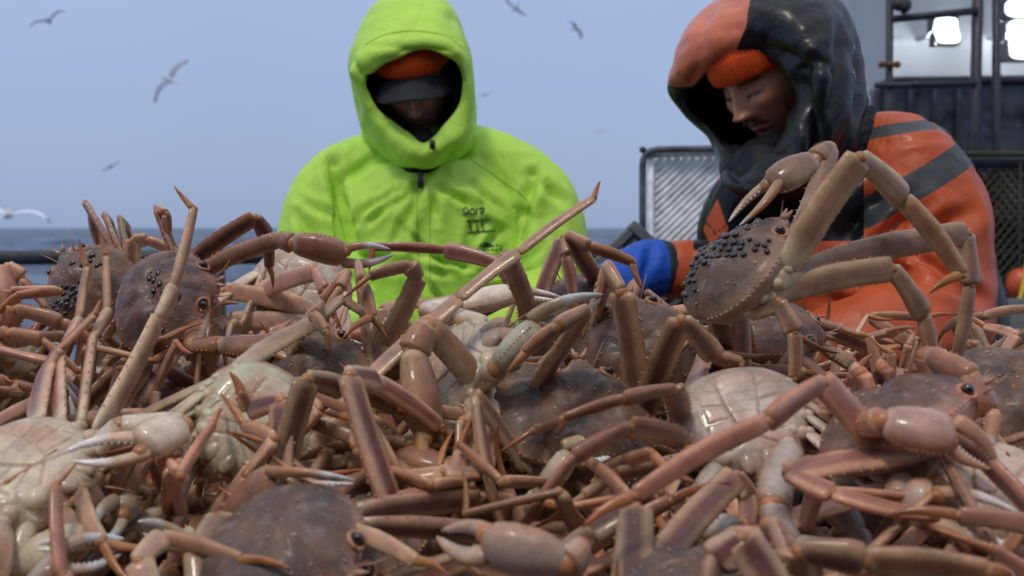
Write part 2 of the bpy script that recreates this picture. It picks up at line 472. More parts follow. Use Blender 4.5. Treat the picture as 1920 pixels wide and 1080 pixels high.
        V = np.zeros((len(tt), n, 3)); Cc = np.zeros((len(tt), n, 3))
        ph = np.arange(n) * 2 * math.pi / n; cs, sn = np.cos(ph), np.sin(ph)
        c2 = np.sign(cs) * np.abs(cs) ** .88; s2 = np.sign(sn) * np.abs(sn) ** .80
        for i in range(len(tt)):
            t = nz(T[i]); ww = nz(w - t * np.dot(w, t)); b = np.cross(t, ww)
            jit = 1 + .04 * noise.noise(Vector((float(tt[i]) * 5, s.c[0] * 9 + hw * 999, 0)))
            V[i] = P[i] + np.outer(c2, ww) * hw * sc[i] * jit + np.outer(s2, b) * ht * sc[i] * (1 - .12 * np.abs(cs))[:, None]
            for k in range(n): Cc[i, k] = cf(tt[i], cs[k], sn[k])
        s.mb.grid(V, Cc * s.hj * getattr(s, 'lj', 1), 0, True, True, True)
        if spines:
            for e in (-1, 1):
                for k in range(spines):
                    q = .1 + .82 * (k + s.rng.random() * .5) / spines
                    p = A + (B - A) * q + w * (math.sin(math.pi * q) * bow * L + e * hw * np.interp(q, ts, pr) * .96)
                    s.mb.tube([p - w * e * .001, p + w * e * .0009 + t0 * .0003, p + w * e * .0022 * s.sz + t0 * .0009], [.0012, .0008, .0001], 5, TAN * 1.15)
    def limb_colours(s, k, tone):
        """tone 0: dark brown back of the limb, 1: pale belly side"""
        def cf(t, cx, sx):
            face = lerp(DARK, lerp(PINK, CREAM, .25), tone)
            inner = lerp(PINK * .95, CREAM, .35 + .5 * tone); outer = lerp(DARK * 1.7, PINK, .35 + .5 * tone)
            e = abs(cx) ** 2.5
            c = lerp(face, outer if cx > 0 else inner, e); c = lerp(c, lerp(PINK, CREAM, .4), (.12 + .3 * tone) * math.exp(-(cx / .16) ** 2))
            if .58 < abs(cx) < .99: c = lerp(c, lerp(TAN, CREAM, .25) * 1.1, .75)
            if k == 0:
                c = lerp(CREAM, c, min(1, t / (.12 + .25 * tone)))
                c = lerp(c, TAN, max(0, (t - .93) / .07) * .8)
            if k in (1, 2):
                c = lerp(lerp(TAN, CREAM, .4), c, min(1, t / .1)); c = lerp(c, TAN, max(0, (t - .9) / .1) * .6)
            if k == 2: c = lerp(c, ORNG, .20)
            if k == 3:
                c = lerp(lerp(TAN, ORNG, .55), ORNG * .85, t); c = lerp(c, TIP, max(0, (t - .82) / .18))
            return c
        return cf
    def joint(s, p, r, col, w=None):
        s.mb.ell(p, r, None, col * s.hj, 0, 9, 6)
    def leg(s, side, i, J, width=1.0, tone=None):
        """J: the four joints after the base: knee, wrist, ankle, tip (world points)"""
        z = s.sz * width; tone = s.tone if tone is None else tone
        tone = min(1, max(0, tone + s.rng.uniform(-.15, .30))); s.lj = 1 + np.array([s.rng.uniform(-.26, .22)] * 3) + s.nr.uniform(-.05, .05, 3)
        x, y = LEGB[i]; A = s.w((side * (x + .006) * s.sz, y * s.sz * 1.05, -.0135 * s.sz))
        P = [A] + [np.asarray(j, float) for j in J]
        mid = (P[0] + P[3]) / 2; out = P[1] - mid
        t = nz(P[1] - P[0]); o = out - t * np.dot(out, t)
        if np.linalg.norm(o) < .012: out = s.u
        hw = [.0108, .0088, .0070, .0042]; ht = [.0043, .0048, .0038, .0029]
        for k in range(4):
            a, b = P[k], P[k + 1]; t = nz(b - a); wv = out - t * np.dot(out, t)
            if np.linalg.norm(wv) < 1e-3: wv = s.u
            s.seg(a, b, ('merus', 'carpus', 'propodus', 'dactyl')[k], hw[k] * z, ht[k] * z, wv, s.limb_colours(k, tone), bow=(.03, .03, .03, .07)[k], spines=(7, 0, 0, 0)[k])
            if k: s.joint(a, np.array([.0046, .0041, .0034][k - 1]) * z, lerp(ORNG, TAN, .4))
        s.joint(P[0], .0058 * s.sz, lerp(CREAM, PINK, .2))
    def claw(s, side, J, width=1.0, gap=.012, tone=None, flip=1, white=.55):
        """J: elbow, wrist, palm end, finger tip"""
        z = s.sz * width; tone = s.tone if tone is None else tone
        A = s.w((side * .031 * s.sz, .036 * s.sz, -.013 * s.sz)); P = [A] + [np.asarray(j, float) for j in J]
        out = P[1] - (P[0] + P[3]) / 2; t = nz(P[1] - P[0])
        if np.linalg.norm(out - t * np.dot(out, t)) < .012: out = s.u
        for k, (kind, hw, ht) in enumerate((('merus', .0098, .0085), ('carpus', .0105, .0095), ('manus', .0150, .0110))):
            a, b = P[k], P[k + 1]; t = nz(b - a); wv = out - t * np.dot(out, t)
            if np.linalg.norm(wv) < 1e-3: wv = s.u
            def cf(tt, cx, sx, k=k):
                face = lerp(lerp(DARK * 1.35, TAN, .35), lerp(CREAM, WHITE, .3), tone); c = lerp(face, TAN * .9 if cx > 0 else CREAM, abs(cx) ** 3 * .8)
                c = lerp(CREAM, c, min(1, tt / .12)); return lerp(c, TAN * .9, max(0, (tt - .9) / .1) * .7)
            s.seg(a, b, kind, hw * z, ht * z, wv, cf, bow=.03, spines=(9, 4, 11)[k], n=16)
            if k: s.joint(a, .0078 * z, lerp(ORNG, TAN, .6))
        a, b = P[3], P[4]; t = nz(b - a); wv = nz(out - t * np.dot(out, t)) * flip
        for e, hw in ((1, .0052), (-1, .0060)):
            a2 = a + wv * e * .0068 * z - t * .006 * z; b2 = b + wv * e * gap * .5 * s.sz - t * (.003 if e > 0 else 0)
            def cf(tt, cx, sx):
                c = lerp(lerp(TAN, CREAM, .3 + .4 * tone), lerp(ORNG, TAN, .6), max(0, cx) * (1 - .5 * tone))
                return lerp(c, WHITE, min(1, max(0, (tt - (1 - white)) / .15)))
            s.seg(a2, b2, 'finger', hw * z, .0046 * z, wv * e, cf, bow=.10, n=12)
            L = np.linalg.norm(b2 - a2)
            for q in np.linspace(.2, .85, 9):     # teeth on the biting edge
                p = a2 + (b2 - a2) * q + wv * e * (math.sin(math.pi * q) * .10 * L - hw * z * np.interp(q, *PROF['finger']) * .95)
                s.mb.ell(p, .0014 * z * (1.1 - q * .5), None, WHITE, 0, 6, 4)
        s.joint(P[3] + wv * .006 * z, .0065 * z, lerp(ORNG, TAN, .5))
    def auto_leg(s, side, i, e1=None, curl=None, az=None, width=1.0, tone=None, cut=0):
        z = s.sz; R = s.rng
        az = math.radians(([38, 12, -14, -42][i] if az is None else az) + R.uniform(-9, 9))
        e1 = math.radians((R.uniform(15, 50) if e1 is None else e1) + R.uniform(-6, 6))
        cu = R.uniform(.75, 1.25) if curl is None else curl
        x, y = LEGB[i]; p = np.array([side * (x + .006) * z, y * z * 1.05, -.0135 * z])
        J = []; e = e1
        for L, de in ((.115, 0), (.040, -35 * cu), (.070, -38 * cu), (.045, -28 * cu)):
            L = L * (1, 1.04, .98, .82)[i] * z
            e += math.radians(de)
            az += math.radians(R.uniform(-8, 8))
            d = np.array([side * math.cos(az) * math.cos(e), math.sin(az) * math.cos(e), math.sin(e)])
            for _ in range(24):                   # limbs lie on the heap: turn the joint until it does not stick out
                q_ = s.w(p + d * L)
                if q_[2] <= float(surf(q_[1])) + .025 + getattr(s, 'lift', 0) + .02 * R.random(): break
                wd = d @ s.B; wd = nz(wd + np.array([0, 0, -.22])); d = s.B @ wd
            p = p + d * L; J.append(s.w(p))
        s.leg(side, i, J, width, tone)
    def auto_claw(s, side, e1=None, width=.95, gap=.01):
        z = s.sz; R = s.rng
        az = math.radians(58 + R.uniform(-12, 12)); e = math.radians(R.uniform(-15, 30) if e1 is None else e1)
        p = np.array([side * .031 * z, .036 * z, -.013 * z]); J = []
        for L, da, de in ((.048, 0, 0), (.022, 35, -12), (.046, 42, -18), (.042, 12, -8)):
            az += math.radians(da + R.uniform(-8, 8)); e += math.radians(de)
            d = np.array([side * math.cos(az) * math.cos(e), math.sin(az) * math.cos(e), math.sin(e)])
            for _ in range(24):
                q_ = s.w(p + d * L * z)
                if q_[2] <= float(surf(q_[1])) + .025: break
                wd = d @ s.B; wd = nz(wd + np.array([0, 0, -.22])); d = s.B @ wd
            p = p + d * L * z; J.append(s.w(p))
        s.claw(side, J, width, gap)
    def finish(s, label, eyes=True, group='snow crabs heaped on the sorting table'):
        ob = s.mb.build('snow_crab', [M['shell'], M['back']], None, s.c, recalc=True)
        tag(ob, label, 'crab', group)
        s.eggs_kind = 'stuff'
        if eyes:
            for m, ec in s.eyes(): m.build('eye', M['eye'], ob, ec)
        if s.has_eggs: tag(s.eggs.build('egg_cluster', M['egg'], ob, s.c), kind='stuff')
        return ob

HEROES = []
def crab(label, px, py, d, fwd, up, legs=None, claws=None, size=1.0, tone=0.0, seed=1, eggs=0, e1=None, curl=None, hue=0.0, skip=(), widths=None, auto=None, eyes=True, tones=None, gaps=None, cwidth=1.0, clawopt=None):
    """a crab whose body is at pixel px,py and depth d; legs: {'R1': [(px,py,depth change)...]}"""
    c = Crab(W(px, py, d), fwd, up, size, tone, seed, eggs, hue)
    HEROES.append(c.c)
    legs = legs or {}; claws = claws or {}; widths = widths or {}; tones = tones or {}; auto = auto or {}
    def J(L): return [W(q[0], q[1], d + (q[2] if len(q) > 2 else 0)) for q in L]
    for side, S in ((1, 'R'), (-1, 'L')):
        for i in range(4):
            k = S + str(i + 1)
            if k in skip: continue
            if k in legs: c.leg(side, i, J(legs[k]), widths.get(k, 1.0), tones.get(k))
            else:
                a = auto.get(k, {}); c.auto_leg(side, i, a.get('e1', e1), a.get('curl', curl), a.get('az'), tone=tones.get(k))
        k = S + 'C'
        if k in skip: continue
        if k in claws: c.claw(side, J(claws[k]), widths.get(k, cwidth), **((clawopt or {}).get(k, {})))
        else: c.auto_claw(side, -10 if tone > .5 else None)
    return c.finish(label, eyes)
# ------------------------------------------------------------------ sea, deck, ship, gear, gulls
M['deck'] = mat('wet_steel_deck', (.055, .06, .065), .35, nscale=3, namt=.4, bump=.4, bscale=40)
M['steel'] = mat('dark_painted_steel', (.022, .024, .030), .45, .0, nscale=14, namt=.5, bump=.4, bscale=60)
M['white'] = mat('white_painted_steel', (.40, .43, .46), .75, nscale=2.5, namt=.10, bump=.2, bscale=8)
M['panel'] = mat('stained_dark_panel', (.045, .055, .070), .45, nscale=7, namt=.75, bump=.4, bscale=30)
M['net'] = mat('white_netting', (.86, .87, .90), .6, nscale=30, namt=.25)
M['netg'] = mat('brown_netting', (.030, .028, .018), .7, nscale=30, namt=.4)
M['tote'] = mat('grey_green_plastic', (.135, .16, .165), .42, nscale=14, namt=.22, bump=.3, bscale=90)
M['rope'] = mat('yellow_rope', (.55, .40, .03), .7, nscale=80, namt=.3)
M['buoy'] = mat('orange_buoy', (.60, .09, .03), .4)
M['table'] = mat('table_steel', (.03, .03, .03), .6, .0, nscale=9, namt=.4)
M['gull'] = mat('gull_feathers', (1, 1, 1), .7, use_col=True, nscale=30, namt=.08)
M['rust'] = mat('rust', (.16, .06, .02), .8, nscale=40, namt=.4)

def sea_mat():
    m, nt, b = newmat('sea_water'); L = nt.links.new; N = nt.nodes.new
    tc = N('ShaderNodeTexCoord'); n = N('ShaderNodeTexNoise'); n.inputs['Scale'].default_value = .9; n.inputs['Detail'].default_value = 8
    mp = N('ShaderNodeMapping'); mp.inputs['Scale'].default_value = (.35, .9, 1); L(tc.outputs['Object'], mp.inputs[0]); L(mp.outputs[0], n.inputs['Vector'])
    bp = N('ShaderNodeBump'); bp.inputs['Strength'].default_value = 1; bp.inputs['Distance'].default_value = .5; L(n.outputs[0], bp.inputs['Height']); L(bp.outputs[0], b.inputs['Normal'])
    n2 = N('ShaderNodeTexNoise'); n2.inputs['Scale'].default_value = .12; n2.inputs['Detail'].default_value = 9; L(mp.outputs[0], n2.inputs['Vector'])
    r = N('ShaderNodeValToRGB'); r.color_ramp.elements[0].position = .42; r.color_ramp.elements[0].color = (.030, .046, .085, 1); r.color_ramp.elements[1].position = .68; r.color_ramp.elements[1].color = (.17, .23, .33, 1)
    L(n2.outputs[0], r.inputs[0]); L(r.outputs[0], b.inputs['Base Color']); b.inputs['Roughness'].default_value = .32; b.inputs['IOR'].default_value = 1.33; b.inputs['Specular IOR Level'].default_value = .12
    return m
xs = np.linspace(-1, 1, 190); ys = 4.5 * (3000 / 4.5) ** np.linspace(0, 1, 240); V = np.zeros((240, 190, 3))
for i, y in enumerate(ys):
    for k, a in enumerate(xs):
        x = a * (y * .75 + 14)
        h = noise.noise(Vector((x * .035, y * .09, 0))) * 1.3 + noise.noise(Vector((x * .13, y * .28, 4))) * .8
        if y < 60: h += noise.noise(Vector((x * .6, y * 1.1, 2))) * .16
        V[i, k] = (x, y, -3.2 + h * (1 if y < 900 else .6))
mb = MB(); mb.grid(V, (1, 1, 1), 0, False); s_ = mb.build('sea', sea_mat(), None, (0, 0, -3.2)); tag(s_, kind='structure')

mb = MB(); mb.box((-4.5, -3, -.12), (7.5, 4.5, 0)); tag(mb.build('deck', M['deck'], None, (0, 0, 0), smooth=False), kind='structure')
mb = MB(); mb.box((4.2, 4.5, -.12), (9, 9, 0)); tag(mb.build('side_deck', M['deck'], None, (4, 5, 0), smooth=False), kind='structure')

# rail at the ship's side
zr = W(75, 482, 4.0)[2]; yr = W(75, 482, 4.0)[1]
r0 = empty('ship_rail', (-1.0, yr, 0), 'dark steel handrail before the sea at the far left', 'railing')
mb = MB(); mb.tube([(-4.4, yr, zr - .01), (-1.2, yr, zr), (1.9, yr, zr)], .028, 12); mb.build('top_bar', M['steel'], r0, (0, yr, zr))
mb = MB(); mb.tube([(-4.4, yr, zr - .46), (1.9, yr, zr - .46)], .02, 10); mb.build('lower_bar', M['steel'], r0, (0, yr, zr - .46))
for x in (-4.3, -2.9, -1.1, .3, 1.7):
    mb = MB(); mb.tube([(x, yr, 0), (x, yr, zr)], .024, 10); mb.build('post', M['steel'], r0, (x, yr, 0))

# sorting table under the heap
t0 = empty('sorting_table', (0, 1.05, 0), 'steel sorting table hidden under the heap of crabs', 'table')
mb = MB(); mb.box((-1.15, .30, .86), (1.15, 1.72, .90)); mb.build('table_top', M['table'], t0, (0, 1, .88), smooth=False)
for a, b in (((-1.17, .30, .86), (-1.15, 1.72, 1.0)), ((1.15, .30, .86), (1.17, 1.72, 1.0)), ((-1.17, 1.72, .86), (1.17, 1.74, 1.02)), ((-1.17, .28, .86), (1.17, .30, .98))):
    mb = MB(); mb.box(a, b); mb.build('side_board', M['table'], t0, a, smooth=False)
for x in (-1.05, 1.05):
    for y in (.4, 1.62):
        mb = MB(); mb.box((x - .03, y - .03, 0), (x + .03, y + .03, .86)); mb.build('leg', M['table'], t0, (x, y, 0), smooth=False)

# netting helper: diamond mesh of crossing cords between four corners
def netting(mb, P00, P10, P01, nx, ny, r, sag=.0):
    P00, P10, P01 = map(np.asarray, (P00, P10, P01)); ex = P10 - P00; ey = P01 - P00; nrm = nz(np.cross(ex, ey))
    for sgn in (1, -1):
        for k in range(-ny, nx + 1) if sgn > 0 else range(0, nx + ny + 1):
            pts = []
            for j_ in range(ny + 1):
                i_ = k + sgn * j_
                if 0 <= i_ <= nx:
                    a = i_ / nx; b = j_ / ny
                    w = sag * math.sin(math.pi * a) * math.sin(math.pi * b) + .006 * noise.noise(Vector((a * 9, b * 9, 1)))
                    pts.append(P00 + ex * (a + .004 * noise.noise(Vector((a * 30, b * 30, 2)))) + ey * b + nrm * (w + sgn * r * .5))
            if len(pts) > 1: mb.tube(pts, r, 5)

# crab pot standing behind the man in orange, white netting
D4 = 3.3
cp = empty('crab_pot', W(1400, 560, D4), 'crab pot with white diamond netting in a dark frame behind the person in orange', 'crab pot')
def rect_frame(d, x0, y0, x1, y1, r, rad=.05, lean=0):
    a, b, c, e_ = W(x0, y0, d), W(x1, y0 - 6, d), W(x1, y1, d), W(x0 + lean, y1, d); P = []
    L = [a, b, c, e_]
    for i in range(4):
        p, q, n = L[i - 1], L[i], L[(i + 1) % 4]
        for t in np.linspace(0, 1, 5):
            u1 = q + nz(p - q) * rad * (1 - t); u2 = q + nz(n - q) * rad * t
            P.append(lerp(u1, u2, t))
    P.append(P[0]); P.append(P[1]); return P, L
P, L = rect_frame(D4, 1205, 281, 1600, 760, .012, .05)
for x in (0,):
    M['galv'] = mat('grey_painted_frame', (.075, .085, .105), .5, nscale=14, namt=.5)
    m_ = MB(); m_.tube(P, .011, 10); m_.build('frame', M['galv'], cp, W(1400, 560, D4))
P2, L2 = rect_frame(D4 + .9, 1222, 296, 1560, 700, .012, .05)
m_ = MB(); m_.tube(P2, .011, 10); m_.build('frame', M['galv'], cp, W(1400, 560, D4 + .9))
m_ = MB()
for i in range(4): m_ = MB(); m_.tube([L[i], L2[i]], .011, 8); m_.build('cross_bar', M['steel'], cp, L[i])
m_ = MB(); netting(m_, W(1226, 296, D4 + .04), W(1585, 290, D4 + .04), W(1226, 740, D4 + .04), 24, 32, .0082, .03); m_.build('netting', M['net'], cp, W(1400, 400, D4))
m_ = MB(); netting(m_, W(1240, 302, D4 + .85), W(1550, 300, D4 + .85), W(1240, 700, D4 + .85), 12, 15, .004, .03); m_.build('netting', M['net'], cp, W(1400, 400, D4 + .85))
m_ = MB(); m_.tube([W(1216, 292, D4 + .02), W(1400, 288, D4 + .02), W(1590, 286, D4 + .02)], .009, 8); m_.tube([W(1220, 292, D4 + .02), W(1219, 500, D4 + .02), W(1219, 740, D4 + .02)], .009, 8); m_.build('lacing', M['net'], cp, W(1220, 292, D4))

# grey plastic fish basket lifted on edge between the two men
DB = 2.15
fb = empty('fish_basket', W(1180, 520, DB), 'grey plastic fish basket tilted up between the two people, hand hole in its rim', 'basket')
ux = nz(W(1290, 505, DB) - W(1188, 412, DB)); uz = nz(W(1130, 470, DB) - W(1188, 412, DB)); nrm = nz(np.cross(ux, uz))
A0 = W(1188, 413, DB)
def slab(mb, a, b, c, dd, t0_, t1_):
    """quad in the rim plane with thickness"""
    V = [A0 + ux * p[0] + uz * p[1] + FW * t for t in (t0_, t1_) for p in (a, b, c, dd)]
    mb.add(V, [(0, 1, 2, 3), (7, 6, 5, 4), (0, 4, 5, 1), (1, 5, 6, 2), (2, 6, 7, 3), (3, 7, 4, 0)])
m_ = MB(); E = .30; Wd = .34
# rim of four bars leaving the inside open, doubled bar with a hand hole on the upper left edge
slab(m_, (0, 0), (E, 0), (E, .022), (0, .022), -.02, .02); slab(m_, (0, Wd - .022), (E, Wd - .022), (E, Wd), (0, Wd), -.02, .02)
slab(m_, (0, .022), (.020, .022), (.020, Wd - .022), (0, Wd - .022), -.02, .02); slab(m_, (E - .02, .022), (E, .022), (E, Wd - .022), (E - .02, Wd - .022), -.02, .02)
slab(m_, (.020, .022), (.075, .022), (.075, .055), (.020, .055), -.012, .012); slab(m_, (.020, .150), (.075, .150), (.075, Wd - .022), (.020, Wd - .022), -.012, .012); slab(m_, (.052, .055), (.075, .055), (.075, .150), (.052, .150), -.012, .012)
o_ = m_.build('rim', M['tote'], fb, A0, smooth=False); bv_ = o_.modifiers.new('b', 'BEVEL'); bv_.width = .004; bv_.segments = 2
m_ = MB()
slab(m_, (.075, .03), (E - .02, .03), (E - .02, Wd - .03), (.075, Wd - .03), .010, .016)
for k in range(9): slab(m_, (.085 + k * .022, .035), (.094 + k * .022, .035), (.094 + k * .022, Wd - .035), (.085 + k * .022, Wd - .035), .000, .012)
m_.build('side_wall', M['tote'], fb, A0, smooth=False)
m_ = MB()
c1, c2 = A0 + FW * .02, A0 + FW * .22
slab(m_, (.02, .02), (E - .02, .02), (E - .02, .028), (.02, .028), .016, .20); slab(m_, (.02, Wd - .028), (E - .02, Wd - .028), (E - .02, Wd - .02), (.02, Wd - .02), .016, .20); slab(m_, (.02, .02), (E - .02, .02), (E - .02, Wd - .02), (.02, Wd - .02), .20, .206)
m_.build('basket_body', M['tote'], fb, A0, smooth=False)

# --- ship's structure on the right
DH = 6.0
def box_px(mb, x0, y0, x1, y1, d0, d1):
    """upright box whose front face spans these pixels at depth d0"""
    a = W(x0, y1, d0); b = W(x1, y0, d0); mb.box((min(a[0], b[0]), d0, a[2]), (max(a[0], b[0]), d1, b[2]))
hs = empty('deckhouse', W(1950, 160, DH), 'white painted deckhouse wall lit by floodlights at the upper right', 'deckhouse')
m_ = MB(); box_px(m_, 1664, -420, 2700, 560, DH, DH + 4); m_.build('wall', M['white'], hs, W(1900, 100, DH), smooth=False)
m_ = MB()
for y in (-60, -200): 
    p, q = W(1664, y, DH - .01), W(2700, y, DH - .01); m_.obox(p, q, FW * .012, UP * .02)
m_.build('weld_seam', M['white'], hs, W(1900, -60, DH), smooth=False)

dp = empty('storage_bin', W(1780, 300, 5.0), 'dark stained steel bin with a rounded corner below the white wall, pole before it', 'bin')
m_ = MB(); G = []
for t in range(2):
    d_ = 5.0 + t * .8; a = W(1640, 158, 5.0); b = W(2500, 150, 5.0); zb = .0
    P = [(a[0], d_, zb), (a[0], d_, a[2] - .05), (a[0] + .012, d_, a[2] - .016), (a[0] + .05, d_, a[2]), (b[0], d_, b[2]), (b[0], d_, zb)]
    G.append(P)
m_.add(np.array(G).reshape(-1, 3), [(0, 1, 2, 3, 4, 5), tuple(reversed(range(6, 12)))] + [(i, 6 + i, 6 + (i + 1) % 6, (i + 1) % 6) for i in range(6)]); m_.build('bin_body', M['panel'], dp, W(1780, 300, 5.0), smooth=False)
m_ = MB(); m_.tube([(G[0][1][0] - .005, 4.99, .3), (G[0][1][0] - .005, 4.99, G[0][1][2]), (G[0][2][0], 4.99, G[0][2][2] + .005), (G[0][3][0], 4.99, G[0][3][2] + .008), (G[0][4][0], 4.99, G[0][4][2] + .01)], .020, 8); m_.build('rim', M['steel'], dp, W(1700, 158, 5.0))
for x_ in (1700, 1745, 1790, 1925):
    m_ = MB(); a = W(x_, 170, 4.985); m_.box((a[0] - .010, 4.975, .5), (a[0] + .010, 4.999, a[2])); m_.build('rib', M['panel'], dp, a, smooth=False)

fr = empty('steel_frame', W(1750, 300, 4.6), 'dark steel pipe frame of uprights and crossbars before the white deckhouse', 'frame')
for x_, r_, xb in ((1669, .0165, 1667), (1838, .024, 1826), (1868, .018, 1868)):
    m_ = MB(); a = W(x_, -200, 4.6); b = W(xb, 300, 4.6); b2 = b + (b - a) / abs(b[2] - a[2]) * b[2]; m_.tube([a, b, b2], r_, 12); m_.build('upright', M['steel'], fr, b)
for (x0, y0, x1, y1, r_) in ((1672, 36, 1832, 20, .016), (1640, 160, 1830, 156, .012), (1826, 300, 2200, 296, .018), (1672, -120, 1850, -130, .016)):
    m_ = MB(); m_.tube([W(x0, y0, 4.58), W((x0 + x1) / 2, (y0 + y1) / 2, 4.58), W(x1, y1, 4.58)], r_, 10); m_.build('crossbar', M['steel'], fr, W(x0, y0, 4.58))
m_ = MB(); m_.ell(W(1690, 8, 4.55), (.045, .03, .03)); m_.tube([W(1672, 0, 4.57), W(1690, 8, 4.55), W(1700, 16, 4.53)], [.014, .02, .028], 10); m_.build('clamp', M['steel'], fr, W(1690, 8, 4.55))
m_ = MB()
for sx in (-1, 1):
    m_.tube([W(1668, 121, 4.58), W(1668 + sx * 14, 121, 4.57)], [.010, .014], 8); m_.ell(W(1668 + sx * 15, 121, 4.57), .015)
m_.build('bolt', M['rust'], fr, W(1668, 121, 4.58))

# floodlights: they stand before the white wall and are lit
M['lampglow'], nt_, b_ = newmat('lit_lamp_glass'); b_.inputs['Emission Color'].default_value = (.93, .98, 1, 1); b_.inputs['Emission Strength'].default_value = 2.6; b_.inputs['Base Color'].default_value = (.8, .8, .8, 1)
def floodlight(px, py, w, h, n, label, power):
    o = W(px, py, DH - .45); e_ = empty('floodlight', o, label, 'floodlight', 'lit floodlights before the white deckhouse wall')
    for k in range(n):
        c = o + UP * (-(k - (n - 1) / 2) * h * 2.45) + RT * (k * .012)
        m_ = MB(); m_.box(c - RT * (w + .005) - UP * (h + .005) + [0, .004, 0], c + RT * (w + .005) + UP * (h + .005) + [0, .09, 0]); m_.build('housing', M['steel'], e_, c, smooth=False)
        m_ = MB(); G = []
        for q, s_ in ((0, 1), (.008, .94), (.012, .8)):
            G.append([c + RT * w * s_ * a + UP * h * s_ * b - np.array([0, q, 0]) for a, b in [(math.copysign(abs(math.cos(t)) ** .6, math.cos(t)), math.copysign(abs(math.sin(t)) ** .6, math.sin(t))) for t in np.linspace(0, 2 * math.pi, 21)[:-1]]])
        m_.grid(np.array(G), (1, 1, 1), 0, True, True, True); m_.build('lamp_glass', M['lampglow'], e_, c)
    m_ = MB(); m_.tube([o + [0, .05, 0], o + [0, .25, .02], o + [0, .45, .02]], .014, 8); m_.build('bracket', M['white'], e_, o)
    l = bpy.data.lights.new('floodlight_beam', 'SPOT'); l.energy = power * 2; l.spot_size = math.radians(130); l.spot_blend = .6; l.shadow_soft_size = .02; l.color = (.92, .97, 1)
    lo = bpy.data.objects.new('floodlight_beam', l); lo.location = Vector((0, -.05, 0)); lo.rotation_euler = (math.radians(72), 0, 0); lo.parent = e_
    scene.collection.objects.link(lo)
    # stray light on the wall behind it
    l2 = bpy.data.lights.new('floodlight_spill', 'POINT'); l2.energy = power * .07; l2.shadow_soft_size = .01; l2.color = (.92, .98, 1)
    lo2 = bpy.data.objects.new('floodlight_spill', l2); lo2.location = Vector((.0, .20, 0)); lo2.parent = e_; scene.collection.objects.link(lo2)
floodlight(1774, 57, .060, .030, 2, 'lit floodlight of two lamps one above the other before the white wall', 30)
floodlight(1915, 55, .085, .045, 3, 'lit floodlight cut by the right edge of the picture before the white wall', 42)

# crab pot with dark net at the right edge
DP = 3.9
pp_ = empty('crab_pot', W(2050, 600, DP), 'crab pot with dark brown net at the right edge behind the person in orange', 'crab pot')
a, b = W(1815, 306, DP), W(2500, 306, DP); zt = a[2]
m_ = MB()
for z in (zt, .12): m_.tube([(a[0], DP, z), (b[0], DP, z), (b[0], DP + .9, z), (a[0], DP + .9, z), (a[0], DP, z), (a[0] + .01, DP, z)], .020, 8)
for x in (a[0], b[0]):
    for y in (DP, DP + .9): m_.tube([(x, y, .1), (x, y, zt)], .018, 8)
m_.build('frame', M['steel'], pp_, a)
m_ = MB(); m_.tube([(a[0] - .04, DP - .03, zt + .03), (b[0], DP - .03, zt + .03)], .012, 8); m_.build('top_lashing', M['netg'], pp_, a)
m_ = MB(); netting(m_, (a[0], DP, zt), (b[0], DP, zt), (a[0], DP, .15), 40, 36, .006, .04); netting(m_, (a[0], DP + .85, zt), (b[0], DP + .85, zt), (a[0], DP + .85, .15), 44, 40, .009, .04)
netting(m_, (a[0], DP + .01, zt), (a[0], DP + .89, zt), (a[0], DP + .01, .15), 30, 36, .008, .02); m_.build('netting', M['netg'], pp_, a)
m_ = MB(); r_ = random.Random(2)
for k in range(46):     # gear bundled inside
    c = np.array([a[0] + r_.uniform(.05, 1.2), DP + r_.uniform(.12, .7), r_.uniform(.2, zt - .1)]); m_.ell(c, (r_.uniform(.05, .13), r_.uniform(.05, .12), r_.uniform(.05, .16)), None, (1, 1, 1), 0, 10, 7)
tag(m_.build('net_bundle', M['netg'], pp_, a), kind='stuff')
m_ = MB(); m_.ell(W(1912, 533, 3.8), (.048, .048, .058), None, (1, 1, 1), 0, 20, 14); by_ = m_.build('buoy', M['buoy'], None, W(1912, 533, 3.8)); m_ = MB(); m_.tube([W(1914, 304, 3.85), W(1912, 420, 3.81), W(1912, 506, 3.8), W(1912, 515, 3.8)], [.004, .004, .005, .008], 8); m_.build('cord', M['netg'], by_, W(1912, 515, 3.8)); tag(by_, 'orange buoy hanging by the dark net at the right edge', 'buoy')
m_ = MB(); m_.tube(catmull([W(1950, 304, 3.86), W(1936, 420, 3.82), W(1920, 530, 3.75), W(1906, 580, 3.72), W(1888, 640, 3.7), W(1880, 760, 3.7)], 24), .009, 8); tag(m_.build('rope', M['rope'], None, W(1905, 580, 3.5)), 'yellow rope hanging beside the orange buoy at the right edge', 'rope')
# grey mesh sheet on the right
m_ = MB(); netting(m_, W(1870, 560, 3.72), W(2050, 560, 3.72), W(1850, 900, 3.45), 26, 44, .0035, .02); tag(m_.build('grey_net', mat('grey_net', (.16, .17, .18), .6), None, W(1900, 640, 3)), 'grey mesh net hanging beside the black trousers at the right edge', 'net')

